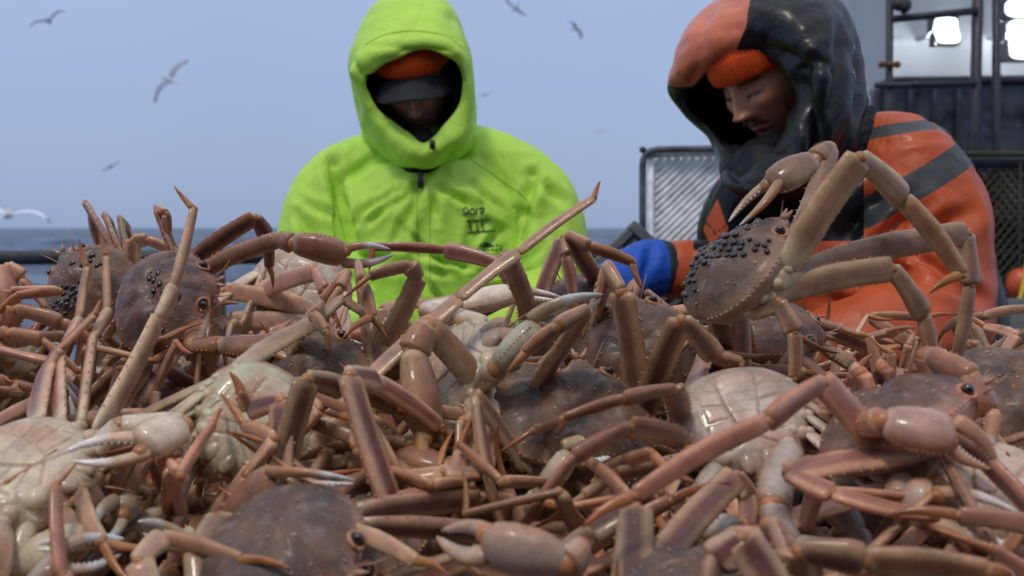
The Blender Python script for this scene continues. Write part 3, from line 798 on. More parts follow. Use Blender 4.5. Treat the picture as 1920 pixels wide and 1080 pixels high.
# gulls
def gull(px, py, d, span_dir, fwd, up, bank=.25, s=1.0, dark=.5, label=''):
    c = W(px, py, d); r = nz(span_dir); f = nz(fwd); f = nz(f - r * np.dot(f, r)); u = np.cross(r, f)
    if np.dot(u, up) < 0: u = -u
    B = np.stack([r, f, u]) * s; mb = MB(); wht = np.array([.55, .57, .62]); gr = np.array([.42, .46, .54]) * (1.4 - dark); blk = np.array([.10, .11, .14])
    P = np.array([(0, -.20, .0), (0, -.15, .004), (0, -.05, .0), (0, .07, .0), (0, .15, .01), (0, .19, .015), (0, .215, .015), (0, .26, .008)]); R_ = [.012, .035, .058, .060, .045, .036, .026, .004]
    mb.tube(c + P @ B, np.array(R_) * s, 12, wht, wide=B[0])
    G = [[(-.05, -.30, 0), (.05, -.30, 0)], [(-.035, -.22, .01), (.035, -.22, .01)], [(-.02, -.14, .012), (.02, -.14, .012)]]
    mb.grid(c + np.array(G) @ B, wht, 0, False)
    out = None
    for sg in (-1, 1):
        m2 = MB(); G = []; Cc = []
        for q in np.linspace(0, 1, 12):
            x = sg * (.03 + .62 * q); sweep = .05 * math.sin(q * 2.2) - .16 * q ** 2.4; z = .10 * math.sin(q * 2.4) * bank * 4 - .10 * q * q
            ch = .16 * (1 - .55 * q ** 1.6) * (1 if q < .9 else (1 - q) * 9 + .1)
            row = []; cr_ = []
            for v, th_ in ((0, .0), (.15, .012), (.4, .014), (.75, .006), (1, 0), (.75, -.002), (.4, -.002), (.15, -.006)):
                row.append((x, .06 + sweep - ch * v, z + th_ * (1 - q * .8))); cr_.append(blk if q > .86 else lerp(gr, wht, .0 if v < .8 else .3))
            G.append(row); Cc.append(cr_)
        m2.grid(c + np.array(G) @ B, np.array(Cc), 0, True, True, True)
        V, cc = m2.arrays(); mb.add(V, m2.f, cc)
    mb.add(c + np.array([(0, .262, .012), (-.006, .255, .008), (.006, .255, .008), (0, .30, .002)]) @ B, [(0, 1, 3), (0, 3, 2), (1, 2, 3), (0, 2, 1)], (.5, .35, .05))
    return tag(mb.build('gull', M['gull'], None, c), label, 'gull', 'gulls flying over the sea')
gull(316, 148, 24, (.62, .2, .85), (-.9, .2, .1), (0, -.5, .8), .15, .95, .6, 'gull with long wings spread diagonally, the clearest one at the left')
gull(92, 40, 30, (.85, .2, .45), (.3, .9, .1), (-.3, -.3, .9), .5, .85, .6, 'grey gull with bent wings in the top left corner of the sky')
gull(966, 15, 38, (.7, .2, -.5), (-.8, .1, -.3), (0, -.3, 1), .3, .75, .3, 'small pale gull at the top edge right of the yellow hood')
gull(1081, 55, 34, (.5, .7, -.5), (.7, .1, -.3), (0, -.3, 1), .2, .7, .9, 'small dark gull high in the sky between the two people')
gull(910, 178, 60, (.9, .3, .3), (.4, .9, 0), (0, -.3, 1), .2, .75, .7, 'tiny gull just right of the yellow hood at face height')
gull(1125, 247, 75, (.95, .2, .2), (.3, .9, 0), (0, -.3, 1), .2, .75, .4, 'tiny faint gull above the yellow sleeve left of the crab pot')
gull(490, 276, 75, (.9, .3, -.2), (.4, .9, 0), (0, -.3, 1), .2, .75, .5, 'tiny faint gull left of the yellow shoulder')
gull(208, 313, 50, (.8, .3, .5), (.4, .9, 0), (0, -.3, 1), .2, .75, .7, 'tiny grey gull low above the left of the heap, upper of two')
gull(196, 346, 62, (.8, .3, -.4), (.4, .9, 0), (0, -.3, 1), .2, .75, .3, 'tiny pale gull just above the horizon at the left, lower of two')
gull(1028, 169, 110, (.8, .3, -.4), (.4, .9, 0), (0, -.3, 1), .2, .75, .7, 'barely visible gull in the sky between the two people, below the dark one')
gull(14, 402, 14, (.98, .1, -.18), (.2, .9, .1), (0, -.3, 1), .35, .9, -.6, 'large white gull flying low over the water at the left edge')

# unseen grey wall added behind the camera to cut sky light on front faces
wh = empty('sky_blocker', (0, -2.2, 0), 'unseen grey wall with windows, added behind the viewpoint to block low sky light', 'sky_blocker')
m_ = MB(); m_.box((-4.4, -2.9, 0), (7.4, -2.2, 3.4)); m_.build('wall', mat('grey_blocker_paint', (.10, .11, .12), .5, nscale=3, namt=.3), wh, (0, -2.2, 0), smooth=False)
for k in range(5):
    m_ = MB(); m_.box((-3.4 + k * 2.1, -2.19, 1.9), (-2.2 + k * 2.1, -2.17, 2.8)); m_.build('blocker_window', M['steel'], wh, (-2.8 + k * 2.1, -2.18, 2.3), smooth=False)
# ------------------------------------------------------------------ people
def remesh(mb, voxel, smooth=3):
    V, c = mb.arrays()
    me = bpy.data.meshes.new('tmp'); me.from_pydata(V.tolist(), [], mb.f)
    ob = bpy.data.objects.new('tmp', me); scene.collection.objects.link(ob)
    import bmesh
    bm = bmesh.new(); bm.from_mesh(me); bmesh.ops.recalc_face_normals(bm, faces=bm.faces); bm.to_mesh(me); bm.free()
    m = ob.modifiers.new('r', 'REMESH'); m.mode = 'VOXEL'; m.voxel_size = voxel; m.use_smooth_shade = True
    if smooth:
        s = ob.modifiers.new('s', 'SMOOTH'); s.iterations = smooth; s.factor = .5
    dg = bpy.context.evaluated_depsgraph_get(); dg.update()
    out = bpy.data.meshes.new_from_object(ob.evaluated_get(dg))
    bpy.data.objects.remove(ob); bpy.data.meshes.remove(me)
    return out

def limb(mb, P, r, n=16, rb=None, wide=None, k=4):
    """tapered limb through joints P with radii r, capped round"""
    P = np.asarray(P, float); r = np.asarray(r, float)
    pp = catmull(P, k * len(P)); tt = np.linspace(0, len(P) - 1, k * len(P)); rr = np.interp(tt, range(len(P)), r)
    mb.tube(pp, rr, n, rb=None if rb is None else np.interp(tt, range(len(P)), rb), wide=wide)
    mb.ell(P[0], r[0] * .98 if rb is None else (r[0] + rb[0]) / 2 * .96); mb.ell(P[-1], r[-1] * .98 if rb is None else (r[-1] + rb[-1]) / 2 * .96)

def me_arrays(me):
    n = len(me.vertices); V = np.zeros(n * 3); N = np.zeros(n * 3)
    me.vertices.foreach_get('co', V); me.vertices.foreach_get('normal', N)
    return V.reshape(-1, 3), N.reshape(-1, 3)

def folds(me, amp=.006, sx=(7, 7, 3), seed=0.0, creases=(), fine=.0015):
    """cloth folds: ridged noise plus explicit creases (A, B, width, depth)"""
    V, N = me_arrays(me); D = np.zeros(len(V))
    for i, p in enumerate(V):
        q = Vector((p[0] * sx[0] + seed, p[1] * sx[1], p[2] * sx[2]))
        w = noise.noise(q * .6 + Vector((9, 2, 5)))
        q2 = q + Vector((w, w * .7, w)) * 1.3
        r1 = 1 - abs(noise.noise(q2)) * 2.2
        r2 = 1 - abs(noise.noise(q2 * 2.3 + Vector((3, 7, 1)))) * 2.2
        D[i] = amp * (r1 * .75 + r2 * .35 - .55) + fine * noise.noise(q * 7)
    for A, B, wd, dp in creases:
        A = np.asarray(A, float); B = np.asarray(B, float); L = B - A; l2 = np.dot(L, L)
        t = np.clip(((V - A) @ L) / l2, 0, 1); dv = V - (A + np.outer(t, L)); dv = dv - np.outer(dv @ FW, FW) * .8; dist = np.linalg.norm(dv, axis=1)
        g = dist / wd
        fade = np.sin(np.pi * np.clip(t * .8 + .1, 0, 1))
        dp = dp * 1.5; D += fade * (-1.5 * dp * np.exp(-g ** 2) + dp * .55 * np.exp(-(g - 1.7) ** 2))
    V = V + N * D[:, None]
    me.vertices.foreach_set('co', V.ravel()); me.update()

def link_mesh(me, name, mats, parent, origin):
    V, N = me_arrays(me); V = V - np.asarray(origin); me.vertices.foreach_set('co', V.ravel()); me.update()
    me.materials.clear()
    for m in (mats if isinstance(mats, (list, tuple)) else [mats]): me.materials.append(m)
    me.polygons.foreach_set('use_smooth', [True] * len(me.polygons)); me.name = name
    ob = bpy.data.objects.new(name, me); scene.collection.objects.link(ob)
    if parent is not None:
        ob.parent = parent; ob.location = Vector(origin) - world_loc(parent)
    else: ob.location = origin
    return ob

def cloth(name, col, col2=None, attr=None, col3=None, attr2=None, rough=.55, coat=0.0, nscale=9, namt=.12, wbump=.35, dirt=0.0, tr=0.0, fold=.32, fold_scale=7):
    """rubberised or woven cloth; attr > 0 shows col2 (crisp seam line between panels), attr2 > 0 shows col3"""
    m, nt, b = newmat(name); L = nt.links.new; N = nt.nodes.new
    tc = N('ShaderNodeTexCoord')
    cur = N('ShaderNodeRGB'); cur.outputs[0].default_value = (*col, 1); out = cur.outputs[0]
    for a, c in ((attr, col2), (attr2, col3)):
        if not a: continue
        at = N('ShaderNodeAttribute'); at.attribute_name = a
        g = N('ShaderNodeMapRange'); g.inputs[1].default_value = -.0006; g.inputs[2].default_value = .0006; L(at.outputs['Fac'], g.inputs[0])
        mx = N('ShaderNodeMix'); mx.data_type = 'RGBA'; L(g.outputs[0], mx.inputs['Factor']); L(out, mx.inputs['A']); mx.inputs['B'].default_value = (*c, 1)
        out = mx.outputs['Result']
    n1 = N('ShaderNodeTexNoise'); n1.inputs['Scale'].default_value = nscale; n1.inputs['Detail'].default_value = 7; n1.inputs['Roughness'].default_value = .6
    L(tc.outputs['Object'], n1.inputs['Vector'])
    r = N('ShaderNodeMapRange'); r.inputs[1].default_value = .3; r.inputs[2].default_value = .7; r.inputs[3].default_value = 1 - namt; r.inputs[4].default_value = 1 + namt
    L(n1.outputs[0], r.inputs[0])
    sc = N('ShaderNodeVectorMath'); sc.operation = 'SCALE'; L(out, sc.inputs[0]); L(r.outputs[0], sc.inputs['Scale'])
    out = sc.outputs[0]
    if dirt:
        n3 = N('ShaderNodeTexNoise'); n3.inputs['Scale'].default_value = 5; n3.inputs['Detail'].default_value = 8; n3.inputs['Roughness'].default_value = .75
        L(tc.outputs['Object'], n3.inputs['Vector'])
        g = N('ShaderNodeMapRange'); g.inputs[1].default_value = .56; g.inputs[2].default_value = .74; g.inputs[3].default_value = 0; g.inputs[4].default_value = dirt; L(n3.outputs[0], g.inputs[0])
        mx = N('ShaderNodeMix'); mx.data_type = 'RGBA'; L(g.outputs[0], mx.inputs['Factor']); L(out, mx.inputs['A']); mx.inputs['B'].default_value = (.20, .17, .06, 1); out = mx.outputs['Result']
    L(out, b.inputs['Base Color'])
    rr = N('ShaderNodeMapRange'); rr.inputs[1].default_value = .3; rr.inputs[2].default_value = .7; rr.inputs[3].default_value = rough - .12; rr.inputs[4].default_value = rough + .1
    L(n1.outputs[0], rr.inputs[0]); L(rr.outputs[0], b.inputs['Roughness'])
    b.inputs['Coat Weight'].default_value = coat; b.inputs['Coat Roughness'].default_value = .18
    b.inputs['Specular IOR Level'].default_value = .28
    n2 = N('ShaderNodeTexNoise'); n2.inputs['Scale'].default_value = 28; n2.inputs['Detail'].default_value = 8; n2.inputs['Roughness'].default_value = .62; n2.inputs['Distortion'].default_value = .8
    L(tc.outputs['Object'], n2.inputs['Vector'])
    bp = N('ShaderNodeBump'); bp.inputs['Strength'].default_value = wbump; bp.inputs['Distance'].default_value = .006
    # broad soft creases hanging down the cloth
    mp = N('ShaderNodeMapping'); mp.inputs['Scale'].default_value = (1, 1, .38); L(tc.outputs['Object'], mp.inputs[0])
    n4 = N('ShaderNodeTexNoise'); n4.inputs['Scale'].default_value = fold_scale; n4.inputs['Detail'].default_value = 3; n4.inputs['Distortion'].default_value = .7; L(mp.outputs[0], n4.inputs['Vector'])
    ab = N('ShaderNodeMath'); ab.operation = 'PINGPONG'; ab.inputs[1].default_value = .12; L(n4.outputs[0], ab.inputs[0])
    b2 = N('ShaderNodeBump'); b2.inputs['Strength'].default_value = fold; b2.inputs['Distance'].default_value = .055
    L(ab.outputs[0], b2.inputs['Height']); L(n2.outputs[0], bp.inputs['Height']); L(b2.outputs[0], bp.inputs['Normal']); L(bp.outputs[0], b.inputs['Normal'])
    return m

YEL = (.50, .81, .10); ORA = (.52, .092, .026); BLK = (.006, .0065, .009); GRY = (.055, .06, .065)
M['yel'] = cloth('yellow_green_rain_cloth', YEL, rough=.55, dirt=.38, namt=.08, wbump=.6, nscale=6)
M['orj'] = cloth('orange_oilskin', ORA, GRY, 'stripe', BLK, 'black', rough=.45, coat=.12, namt=.13)
M['orh'] = cloth('hood_oilskin', BLK, (.64, .17, .085), 'orange', rough=.36, coat=.18, namt=.12, wbump=.6, nscale=22, fold=.2, fold_scale=6)
M['blk'] = cloth('black_cloth', BLK, rough=.6, wbump=.5)
M['blu'] = cloth('blue_cuff', (.015, .095, .50), (.03, .035, .045), 'band', rough=.5)
M['knit'] = cloth('orange_knit', (.72, .085, .012), rough=.85, wbump=.5, nscale=60, fold=0)
M['visor'] = cloth('dark_cap_cloth', (.018, .02, .026), rough=.65, nscale=50, namt=.35, fold=0)
M['skin'] = mat('skin', (1, 1, 1), .48, use_col=True, nscale=60, namt=.06, bump=.25, bscale=240, dist=.001, sss=.15, rvar=.06)
M['trou'] = cloth('dark_bib_trousers', (.018, .018, .02), rough=.5, coat=.2)
M['ink'] = mat('marker_ink', (.015, .03, .03), .6)
M['metal_dark'] = mat('dark_metal_pull', (.02, .02, .022), .4, .2)
M['water_drop'] = mat('water_drop', (.75, .78, .82), .08, coat=1)

def noise_field(x, z):
    return np.array([[noise.noise(Vector((float(x[i, j]) * 130, float(z[i, j]) * 130, 3))) for j in range(x.shape[1])] for i in range(x.shape[0])])

def head_mesh(mb, c, fwd, up, s=1.0, skin=(.50, .26, .18), beard=0.0, n=150, m=120):
    """head with brow, eye sockets with closed lids, nose, lips, chin, jaw and ears"""
    f = nz(fwd); u = np.asarray(up, float); u = nz(u - f * np.dot(u, f)); r = np.cross(f, u); B = np.stack([r, f, u])
    th = np.linspace(.03, math.pi - .03, m); ph = np.arange(n) * 2 * math.pi / n
    # denser sampling on the face
    ph = ph - .55 * np.sin(ph) ; TH, PH = np.meshgrid(th, ph, indexing='ij')
    X = np.sin(TH) * np.sin(PH); Y = np.sin(TH) * np.cos(PH); Z = np.cos(TH)
    x = X * .076; y = Y * .096; z = Z * .118
    low = np.clip(-z / .118, 0, 1)
    x = x * (1 - .34 * low ** 1.6); y = y * (1 - .10 * low ** 2) - .012 * (1 - low) * 0
    y = np.where(y < 0, y * (1 - .25 * low), y)
    fr = np.clip(Y * 1.6, 0, 1)                           # only on the front
    g = lambda cx, cz_, wx, wz: np.exp(-((x - cx) / wx) ** 2 - ((z - cz_) / wz) ** 2)
    g2 = lambda cx, cz_, wx, wz: g(cx, cz_, wx, wz) + g(-cx, cz_, wx, wz)
    y0 = y.copy()
    flat = np.clip((.04 - np.abs(x)) / .04, 0, 1)
    y = y - fr * .006 * np.clip(1 - ((z + .02) / .10) ** 2, 0, 1)
    d = .006 * g(0, .030, .045, .012) - .015 * g2(.031, .008, .016, .013) + .0085 * g2(.031, .007, .0135, .0085)
    nose_t = np.clip((.022 - z) / .056, 0, 1)
    ridge = np.exp(-(x / (.0075 + .006 * nose_t)) ** 2) * np.where((z < .024) & (z > -.046), 1, 0) * (nose_t ** .9) * np.clip((z + .046) / .012, 0, 1)
    d = d + .029 * ridge + .012 * g2(.0125, -.032, .006, .007) - .003 * g2(.006, -.041, .0035, .003)
    d = d + .007 * g2(.046, -.018, .018, .018)
    d = d + .0062 * g(0, -.0545, .021, .0050) - .0055 * g(0, -.0605, .023, .0020) + .0070 * g(0, -.0670, .018, .0055) - .0045 * g(0, -.077, .02, .005)
    d = d + .012 * g(0, -.096, .022, .014) - .002 * g(0, -.049, .004, .006)
    y = y + d * fr
    col = np.zeros(x.shape + (3,)); col[:] = skin
    def mixc(w, c2):
        w = np.clip(w, 0, 1)[..., None]; return col * (1 - w) + np.array(c2) * w
    sk = np.array(skin); bl = noise_field(x, z); col = col * (1 + .16 * bl[..., None] * np.array([.4, 1, 1]))
    col = mixc(fr * .45 * g2(.045, -.022, .018, .018), sk * np.array([1.15, .75, .7]))
    col = mixc(fr * .5 * g(0, -.032, .014, .012), sk * np.array([1.15, .75, .7]))
    col = mixc(fr * .85 * (g(0, -.056, .022, .0045) + g(0, -.066, .019, .0055)), (.36, .11, .095))
    col = mixc(fr * .9 * g(0, -.0605, .022, .0015), (.06, .02, .02))
    brow = np.exp(-((z - .0235 - .004 * (1 - ((np.abs(x) - .032) / .02) ** 2)) / .0042) ** 2) * (np.abs(x) > .012) * (np.abs(x) < .053)
    col = mixc(fr * brow * (.75 + .25 * np.sin(x * 2600 + z * 1500)), (.05, .025, .015))
    lash = np.exp(-((z - .0005 + .0000 * x) / .0024) ** 2) * np.exp(-((np.abs(x) - .031) / .0135) ** 4)
    col = mixc(fr * lash * .95, (.03, .015, .012))
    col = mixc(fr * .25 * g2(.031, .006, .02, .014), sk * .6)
    if beard:
        st = fr * (g(0, -.0475, .023, .0048) * 1.5 + .75 * g(0, -.086, .018, .012) + .3 * np.clip((-z - .05) / .04, 0, 1)) * beard
        col = mixc(st * (.75 + .3 * np.sin(x * 3000) * np.sin(z * 2500)), (.07, .032, .018))
    V = np.stack([x, y, z], -1) * s
    mb.grid(c + V @ B, col, 0, True, True, True)
    for sg in (-1, 1):    # ears
        e = MB(); base = np.array([sg * .073, -.004, -.006]) * s
        ring = [c + (base + np.array([sg * (.006 + .006 * math.cos(t) * 0), .013 * math.cos(t), .028 * math.sin(t) + .004]) * s) @ B for t in np.linspace(-2.4, 2.4, 14)]
        mb.tube(ring, .0048 * s, 7, sk * .95); mb.ell(c + (base + np.array([0, 0, .002]) * s) @ B, np.array([.006, .011, .022]) * s, B, sk * .85)
    return B

def hair(name, c, B, s, mb_src, spots, parent, org, col, n=120, seed=1):
    """short strands rooted on the face; spots: (x0, x1, z0, z1, dx, dz, length)"""
    V = (mb_src - c) @ B.T / s; fr = V[V[:, 1] > .03]; r_ = random.Random(seed); mb = MB()
    for (x0, x1, z0, z1, dx, dz, L) in spots:
        for k in range(n):
            q = r_.random(); x = lerp(x0, x1, q); z = lerp(z0, z1, q) + r_.gauss(0, .0014)
            i = np.argmin((fr[:, 0] - x) ** 2 + (fr[:, 2] - z) ** 2); p = np.array([x, fr[i, 1] - .0004, z])
            d = nz([dx * (1 if x > 0 else -1) + r_.gauss(0, .25), .35, dz + r_.gauss(0, .25)]) * L * r_.uniform(.6, 1.2)
            P = np.array([p, p + d * .5, p + d * .9 + np.array([0, -.0008, -.0004])]) * s
            mb.tube(c + P @ B, [.00035 * s, .0003 * s, .0001 * s], 4)
    return tag(mb.build(name, mat(name + '_hair', col, .6), parent, org), kind='stuff')

def glove_hand(mb, wrist, dirn, up, s=1.0, side=1, curl=.9, col=(1, 1, 1)):
    """palm, four unequal bent fingers and a thumb leaving the side of the palm"""
    d = nz(dirn); u = np.asarray(up, float); u = nz(u - d * np.dot(u, d)); r = np.cross(d, u) * side
    B = np.stack([r, d, u])
    mb.ell(wrist + d * .048 * s, np.array([.046, .056, .020]) * s, B, col)
    limb(mb, [wrist - d * .02 * s, wrist + d * .03 * s], [.034 * s, .036 * s])
    for k, (off, L) in enumerate(((-.032, .066), (-.011, .078), (.011, .073), (.031, .058))):
        p = wrist + d * .088 * s + r * off * s; P = [p - d * .02 * s, p]; a = -.15
        for q in (.46, .31, .23):
            a -= curl * .5
            p = p + (d * math.cos(a) + u * math.sin(a)) * L * q * s; P.append(p)
        limb(mb, P, np.array([.012, .0118, .011, .0102, .009]) * s, 10, k=3)
    p = wrist + d * .03 * s - r * .040 * s
    limb(mb, [p + r * .015 * s, p - r * .014 * s + d * .018 * s - u * .008 * s, p - r * .016 * s + d * .045 * s - u * .024 * s, p - r * .004 * s + d * .064 * s - u * .036 * s], np.array([.016, .0145, .0125, .0105]) * s, 10, k=3)

def ring_shell(name, rings, material, parent, origin, n=96, m=40, thick=.004, attrs=None, fold=.0, seed=0, creases=()):
    """a shell skinned through closed control rings (first = rim, last = closing point)"""
    K = [catmull(r, n, True) for r in rings]
    G = catmull(np.array(K).reshape(len(K), -1), m).reshape(m, n, 3)
    mb = MB(); mb.grid(G, (1, 1, 1), 0, True, False, True)
    V, c = mb.arrays(); me = bpy.data.meshes.new(name); me.from_pydata(V.tolist(), [], mb.f)
    import bmesh
    bm = bmesh.new(); bm.from_mesh(me); bmesh.ops.recalc_face_normals(bm, faces=bm.faces); bm.to_mesh(me); bm.free(); me.update()
    V, N = me_arrays(me); cen = V.mean(0)
    if np.mean(np.sum(N * (V - cen), 1)) < 0:
        me.flip_normals(); me.update()
    folds(me, fold, (9, 9, 6), seed, creases, fine=.001)
    if attrs:
        V, N = me_arrays(me)
        for a, fn in attrs.items():
            at = me.attributes.new(a, 'FLOAT', 'POINT'); at.data.foreach_set('value', fn(V))
    ob = link_mesh(me, name, material, parent, origin)
    so = ob.modifiers.new('thickness', 'SOLIDIFY'); so.thickness = thick; so.offset = 1
    su = ob.modifiers.new('smooth', 'SUBSURF'); su.levels = 1; su.render_levels = 1
    return ob

def project(V):
    R_ = V - C0; d = R_ @ FW
    return 960 + F * (R_ @ RT) / d, 540 - F * (R_ @ UP) / d

def poly_sd(px, py, poly):
    """signed distance in pixels, positive inside"""
    P = np.array(poly, float); n = len(P); dmin = np.full(px.shape, 1e9); ins = np.zeros(px.shape, bool)
    for i in range(n):
        a, b = P[i], P[(i + 1) % n]; e = b - a
        t = np.clip(((px - a[0]) * e[0] + (py - a[1]) * e[1]) / (e @ e), 0, 1)
        dmin = np.minimum(dmin, np.hypot(px - a[0] - t * e[0], py - a[1] - t * e[1]))
        ins ^= ((a[1] > py) != (b[1] > py)) & (px < (b[0] - a[0]) * (py - a[1]) / ((b[1] - a[1]) + 1e-9) + a[0])
    return np.where(ins, dmin, -dmin)

def strokes(name, lines, ob, material, parent, width, d0, lift=.0022):
    """pen strokes laid on the cloth of ob: pixel poly-lines cast onto it"""
    dg = bpy.context.evaluated_depsgraph_get(); dg.update()
    bv = BVHTree.FromObject(ob, dg); off = world_loc(ob); mb = MB()
    for L in lines:
        P = []
        k = max(4, int(sum(math.hypot(L[i + 1][0] - L[i][0], L[i + 1][1] - L[i][1]) for i in range(len(L) - 1)) / 2.0))
        for q in catmull([(a, b, 0) for a, b in L], k):
            dr = Vector(nz(W(q[0], q[1], 1.0) - C0)); h, nn, i_, dd = bv.ray_cast(Vector(C0) - off, dr)
            if h is not None:
                P.append(np.array(h + off - dr * lift))
        if len(P) > 1: mb.tube(P, width, 6)
    return mb.build(name, material, parent, W(L[0][0], L[0][1], d0))

# ---------------------------------------------------------------- the man in yellow
DY = 2.40
def Y(px, py, dd=0.0): return W(px, py, DY + dd)
foot = np.array([Y(800, 500)[0], DY + .05, 0.0])
py_ = empty('person', foot, 'person in a yellow green hooded rain jacket, head bowed, orange hat and dark cap visor', 'person')
bm_ = MB()
HY = head_mesh(bm_, Y(778, 156, -.025), (.03, -.86, -.50), (-.10, -.50, .86), .98, skin=(.76, .45, .33), beard=.5)
bb = MB()
limb(bb, [Y(782, 215, .05), Y(790, 300, .10)], [.055, .062])
V0 = np.array([foot[0], DY + .08, 0])
limb(bb, [Y(790, 330, .08), Y(795, 450, .08), Y(800, 600, .08), V0 + [0, 0, .95]], [.13, .15, .145, .15], rb=[.10, .11, .11, .11], wide=RT)
for sg, sh, el, wr_ in ((-1, Y(625, 350, .06), Y(585, 560, .0), Y(680, 620, -.30)), (1, Y(975, 340, .06), Y(1045, 540, .0), Y(940, 625, -.32))):
    limb(bb, [sh, el, wr_], [.055, .045, .030]); glove_hand(bb, wr_, wr_ - el + np.array([0, 0, -.10]), (0, -.3, 1), 1.0, sg)
    limb(bb, [V0 + [sg * .09, 0, .92], V0 + [sg * .11, -.02, .5], V0 + [sg * .12, .02, .09]], [.085, .06, .042])
    limb(bb, [V0 + [sg * .12, .03, .05], V0 + [sg * .13, -.13, .035]], [.045, .04])
me = remesh(bb, .007, 2); V, N = me_arrays(me)
bm_.add(V, [tuple(p.vertices) for p in me.polygons], (.40, .22, .16))
bodyY = bm_.build('body', M['skin'], py_, foot, recalc=False)

j = MB()
limb(j, [Y(792, 292, .07), Y(792, 330, .07), Y(795, 400, .04), Y(798, 500, .04), Y(800, 620, .05), Y(800, 720, .06)], [.100, .168, .222, .225, .225, .23], rb=[.09, .125, .145, .15, .155, .16], wide=RT, n=32)
for sg, P, r in ((-1, [Y(730, 300, .07), Y(645, 335, .06), Y(602, 385, .04), Y(585, 480, .0), Y(592, 560, -.04), Y(640, 600, -.18), Y(676, 612, -.28)], [.080, .076, .080, .080, .078, .068, .060]),
                 (1, [Y(850, 290, .07), Y(950, 322, .06), Y(1012, 375, .04), Y(1040, 470, .0), Y(1040, 560, -.04), Y(985, 600, -.18), Y(945, 612, -.28)], [.080, .080, .083, .082, .080, .070, .060])):
    limb(j, P, r, n=20)
me = remesh(j, .0065, 8)
cr = []
rc = random.Random(12)
for (ax_, ay_, a0_, a1_, n_) in ((655, 440, -2.6, -.6, 9), (972, 430, -2.6, -.4, 9), (790, 325, .3, 2.8, 8), (600, 440, .6, 2.4, 6), (1040, 440, .6, 2.4, 6), (760, 470, -.6, 3.6, 6), (860, 520, -3, 0, 6)):
    for k in range(n_):
        a_ = rc.uniform(a0_, a1_); r0_ = rc.uniform(5, 40); r1_ = r0_ + rc.uniform(50, 130)
        cr.append((Y(ax_ + math.cos(a_) * r0_, ay_ + math.sin(a_) * r0_, -.10), Y(ax_ + math.cos(a_ + rc.uniform(-.3, .3)) * r1_, ay_ + math.sin(a_) * r1_, -.10), rc.uniform(.006, .011), rc.uniform(.003, .007)))
for a, b, w_, dp in (((618, 305, -.06), (652, 470, -.10), .016, .026), ((1000, 325, -.06), (985, 400, -.09), .014, .020), ((985, 400, -.09), (972, 500, -.12), .016, .028), ((1020, 345, -.06), (1055, 380, -.05), .012, .008), ((740, 330, -.1), (760, 400, -.14), .012, .008),
                    ((830, 320, -.12), (815, 390, -.14), .012, .007), ((700, 290, -.05), (640, 340, -.05), .012, .007), ((560, 400, -.05), (600, 470, -.08), .012, .007), ((655, 480, -.14), (760, 500, -.15), .016, .007), ((900, 285, -.06), (985, 360, -.08), .008, .005),
                    ((790, 380, -.15), (775, 560, -.16), .020, .006), ((880, 470, -.15), (960, 540, -.13), .014, .008)):
    cr.append((Y(*a), Y(*b), w_, dp))
folds(me, .010, (5, 5, 2.2), 3.3, cr)
jackY = link_mesh(me, 'jacket', M['yel'], py_, foot)

rings = [
 [(775, 95, -.170), (818, 96, -.170), (852, 110, -.158), (869, 150, -.128), (866, 202, -.112), (832, 243, -.12), (793, 268, -.13), (765, 251, -.12), (724, 221, -.115), (694, 186, -.115), (683, 147, -.135), (719, 115, -.165)],
 [(775, 92, -.173), (819, 93, -.173), (855, 107, -.161), (872, 150, -.131), (870, 204, -.115), (835, 247, -.124), (793, 273, -.134), (762, 255, -.124), (720, 225, -.118), (690, 188, -.118), (680, 146, -.138), (717, 112, -.168)],
 [(772, 80, -.178), (824, 82, -.174), (864, 98, -.155), (880, 150, -.11), (878, 210, -.10), (856, 262, -.125), (793, 290, -.138), (748, 270, -.13), (706, 232, -.11), (680, 180, -.11), (664, 128, -.13), (706, 98, -.17)],
 [(768, 48, -.14), (828, 54, -.13), (868, 82, -.09), (884, 145, -.04), (886, 220, -.03), (878, 266, -.06), (793, 306, -.122), (716, 272, -.07), (690, 240, -.04), (668, 175, -.04), (659, 108, -.07), (700, 62, -.12)],
 [(766, 5, -.06), (824, 12, -.05), (860, 50, -.01), (882, 140, .03), (888, 225, .04), (890, 276, .03), (793, 314, -.08), (692, 276, .03), (682, 240, .04), (664, 165, .03), (664, 85, .0), (708, 22, -.04)],
 [(765, -14, .04), (815, -6, .05), (846, 36, .08), (868, 140, .11), (876, 225, .12), (880, 280, .12), (795, 300, .10), (700, 280, .12), (690, 230, .12), (676, 160, .11), (682, 70, .09), (714, 5, .06)],
 [(768, 50, .16), (795, 60, .165), (815, 90, .17), (830, 150, .18), (835, 210, .19), (830, 260, .19), (790, 275, .19), (740, 260, .19), (728, 210, .18), (722, 150, .18), (728, 95, .17), (745, 60, .165)],
 [(775, 130, .20)] * 12]
rings = [[Y(*p) for p in r] for r in rings]
hoodY = ring_shell('hood', rings, M['yel'], py_, foot, fold=.009, seed=2.0, creases=[(Y(700, 95, -.15), Y(850, 95, -.16), .006, .005), (Y(720, 75, -.14), Y(860, 78, -.13), .006, .004), (Y(668, 118, -.12), (Y(688, 140, -.14)), .008, .008), (Y(690, 230, -.08), Y(760, 330, -.12), .010, .006), (Y(880, 200, -.05), Y(820, 330, -.12), .010, .006), (Y(690, 30, -.03), Y(850, 45, -.05), .012, .005)])

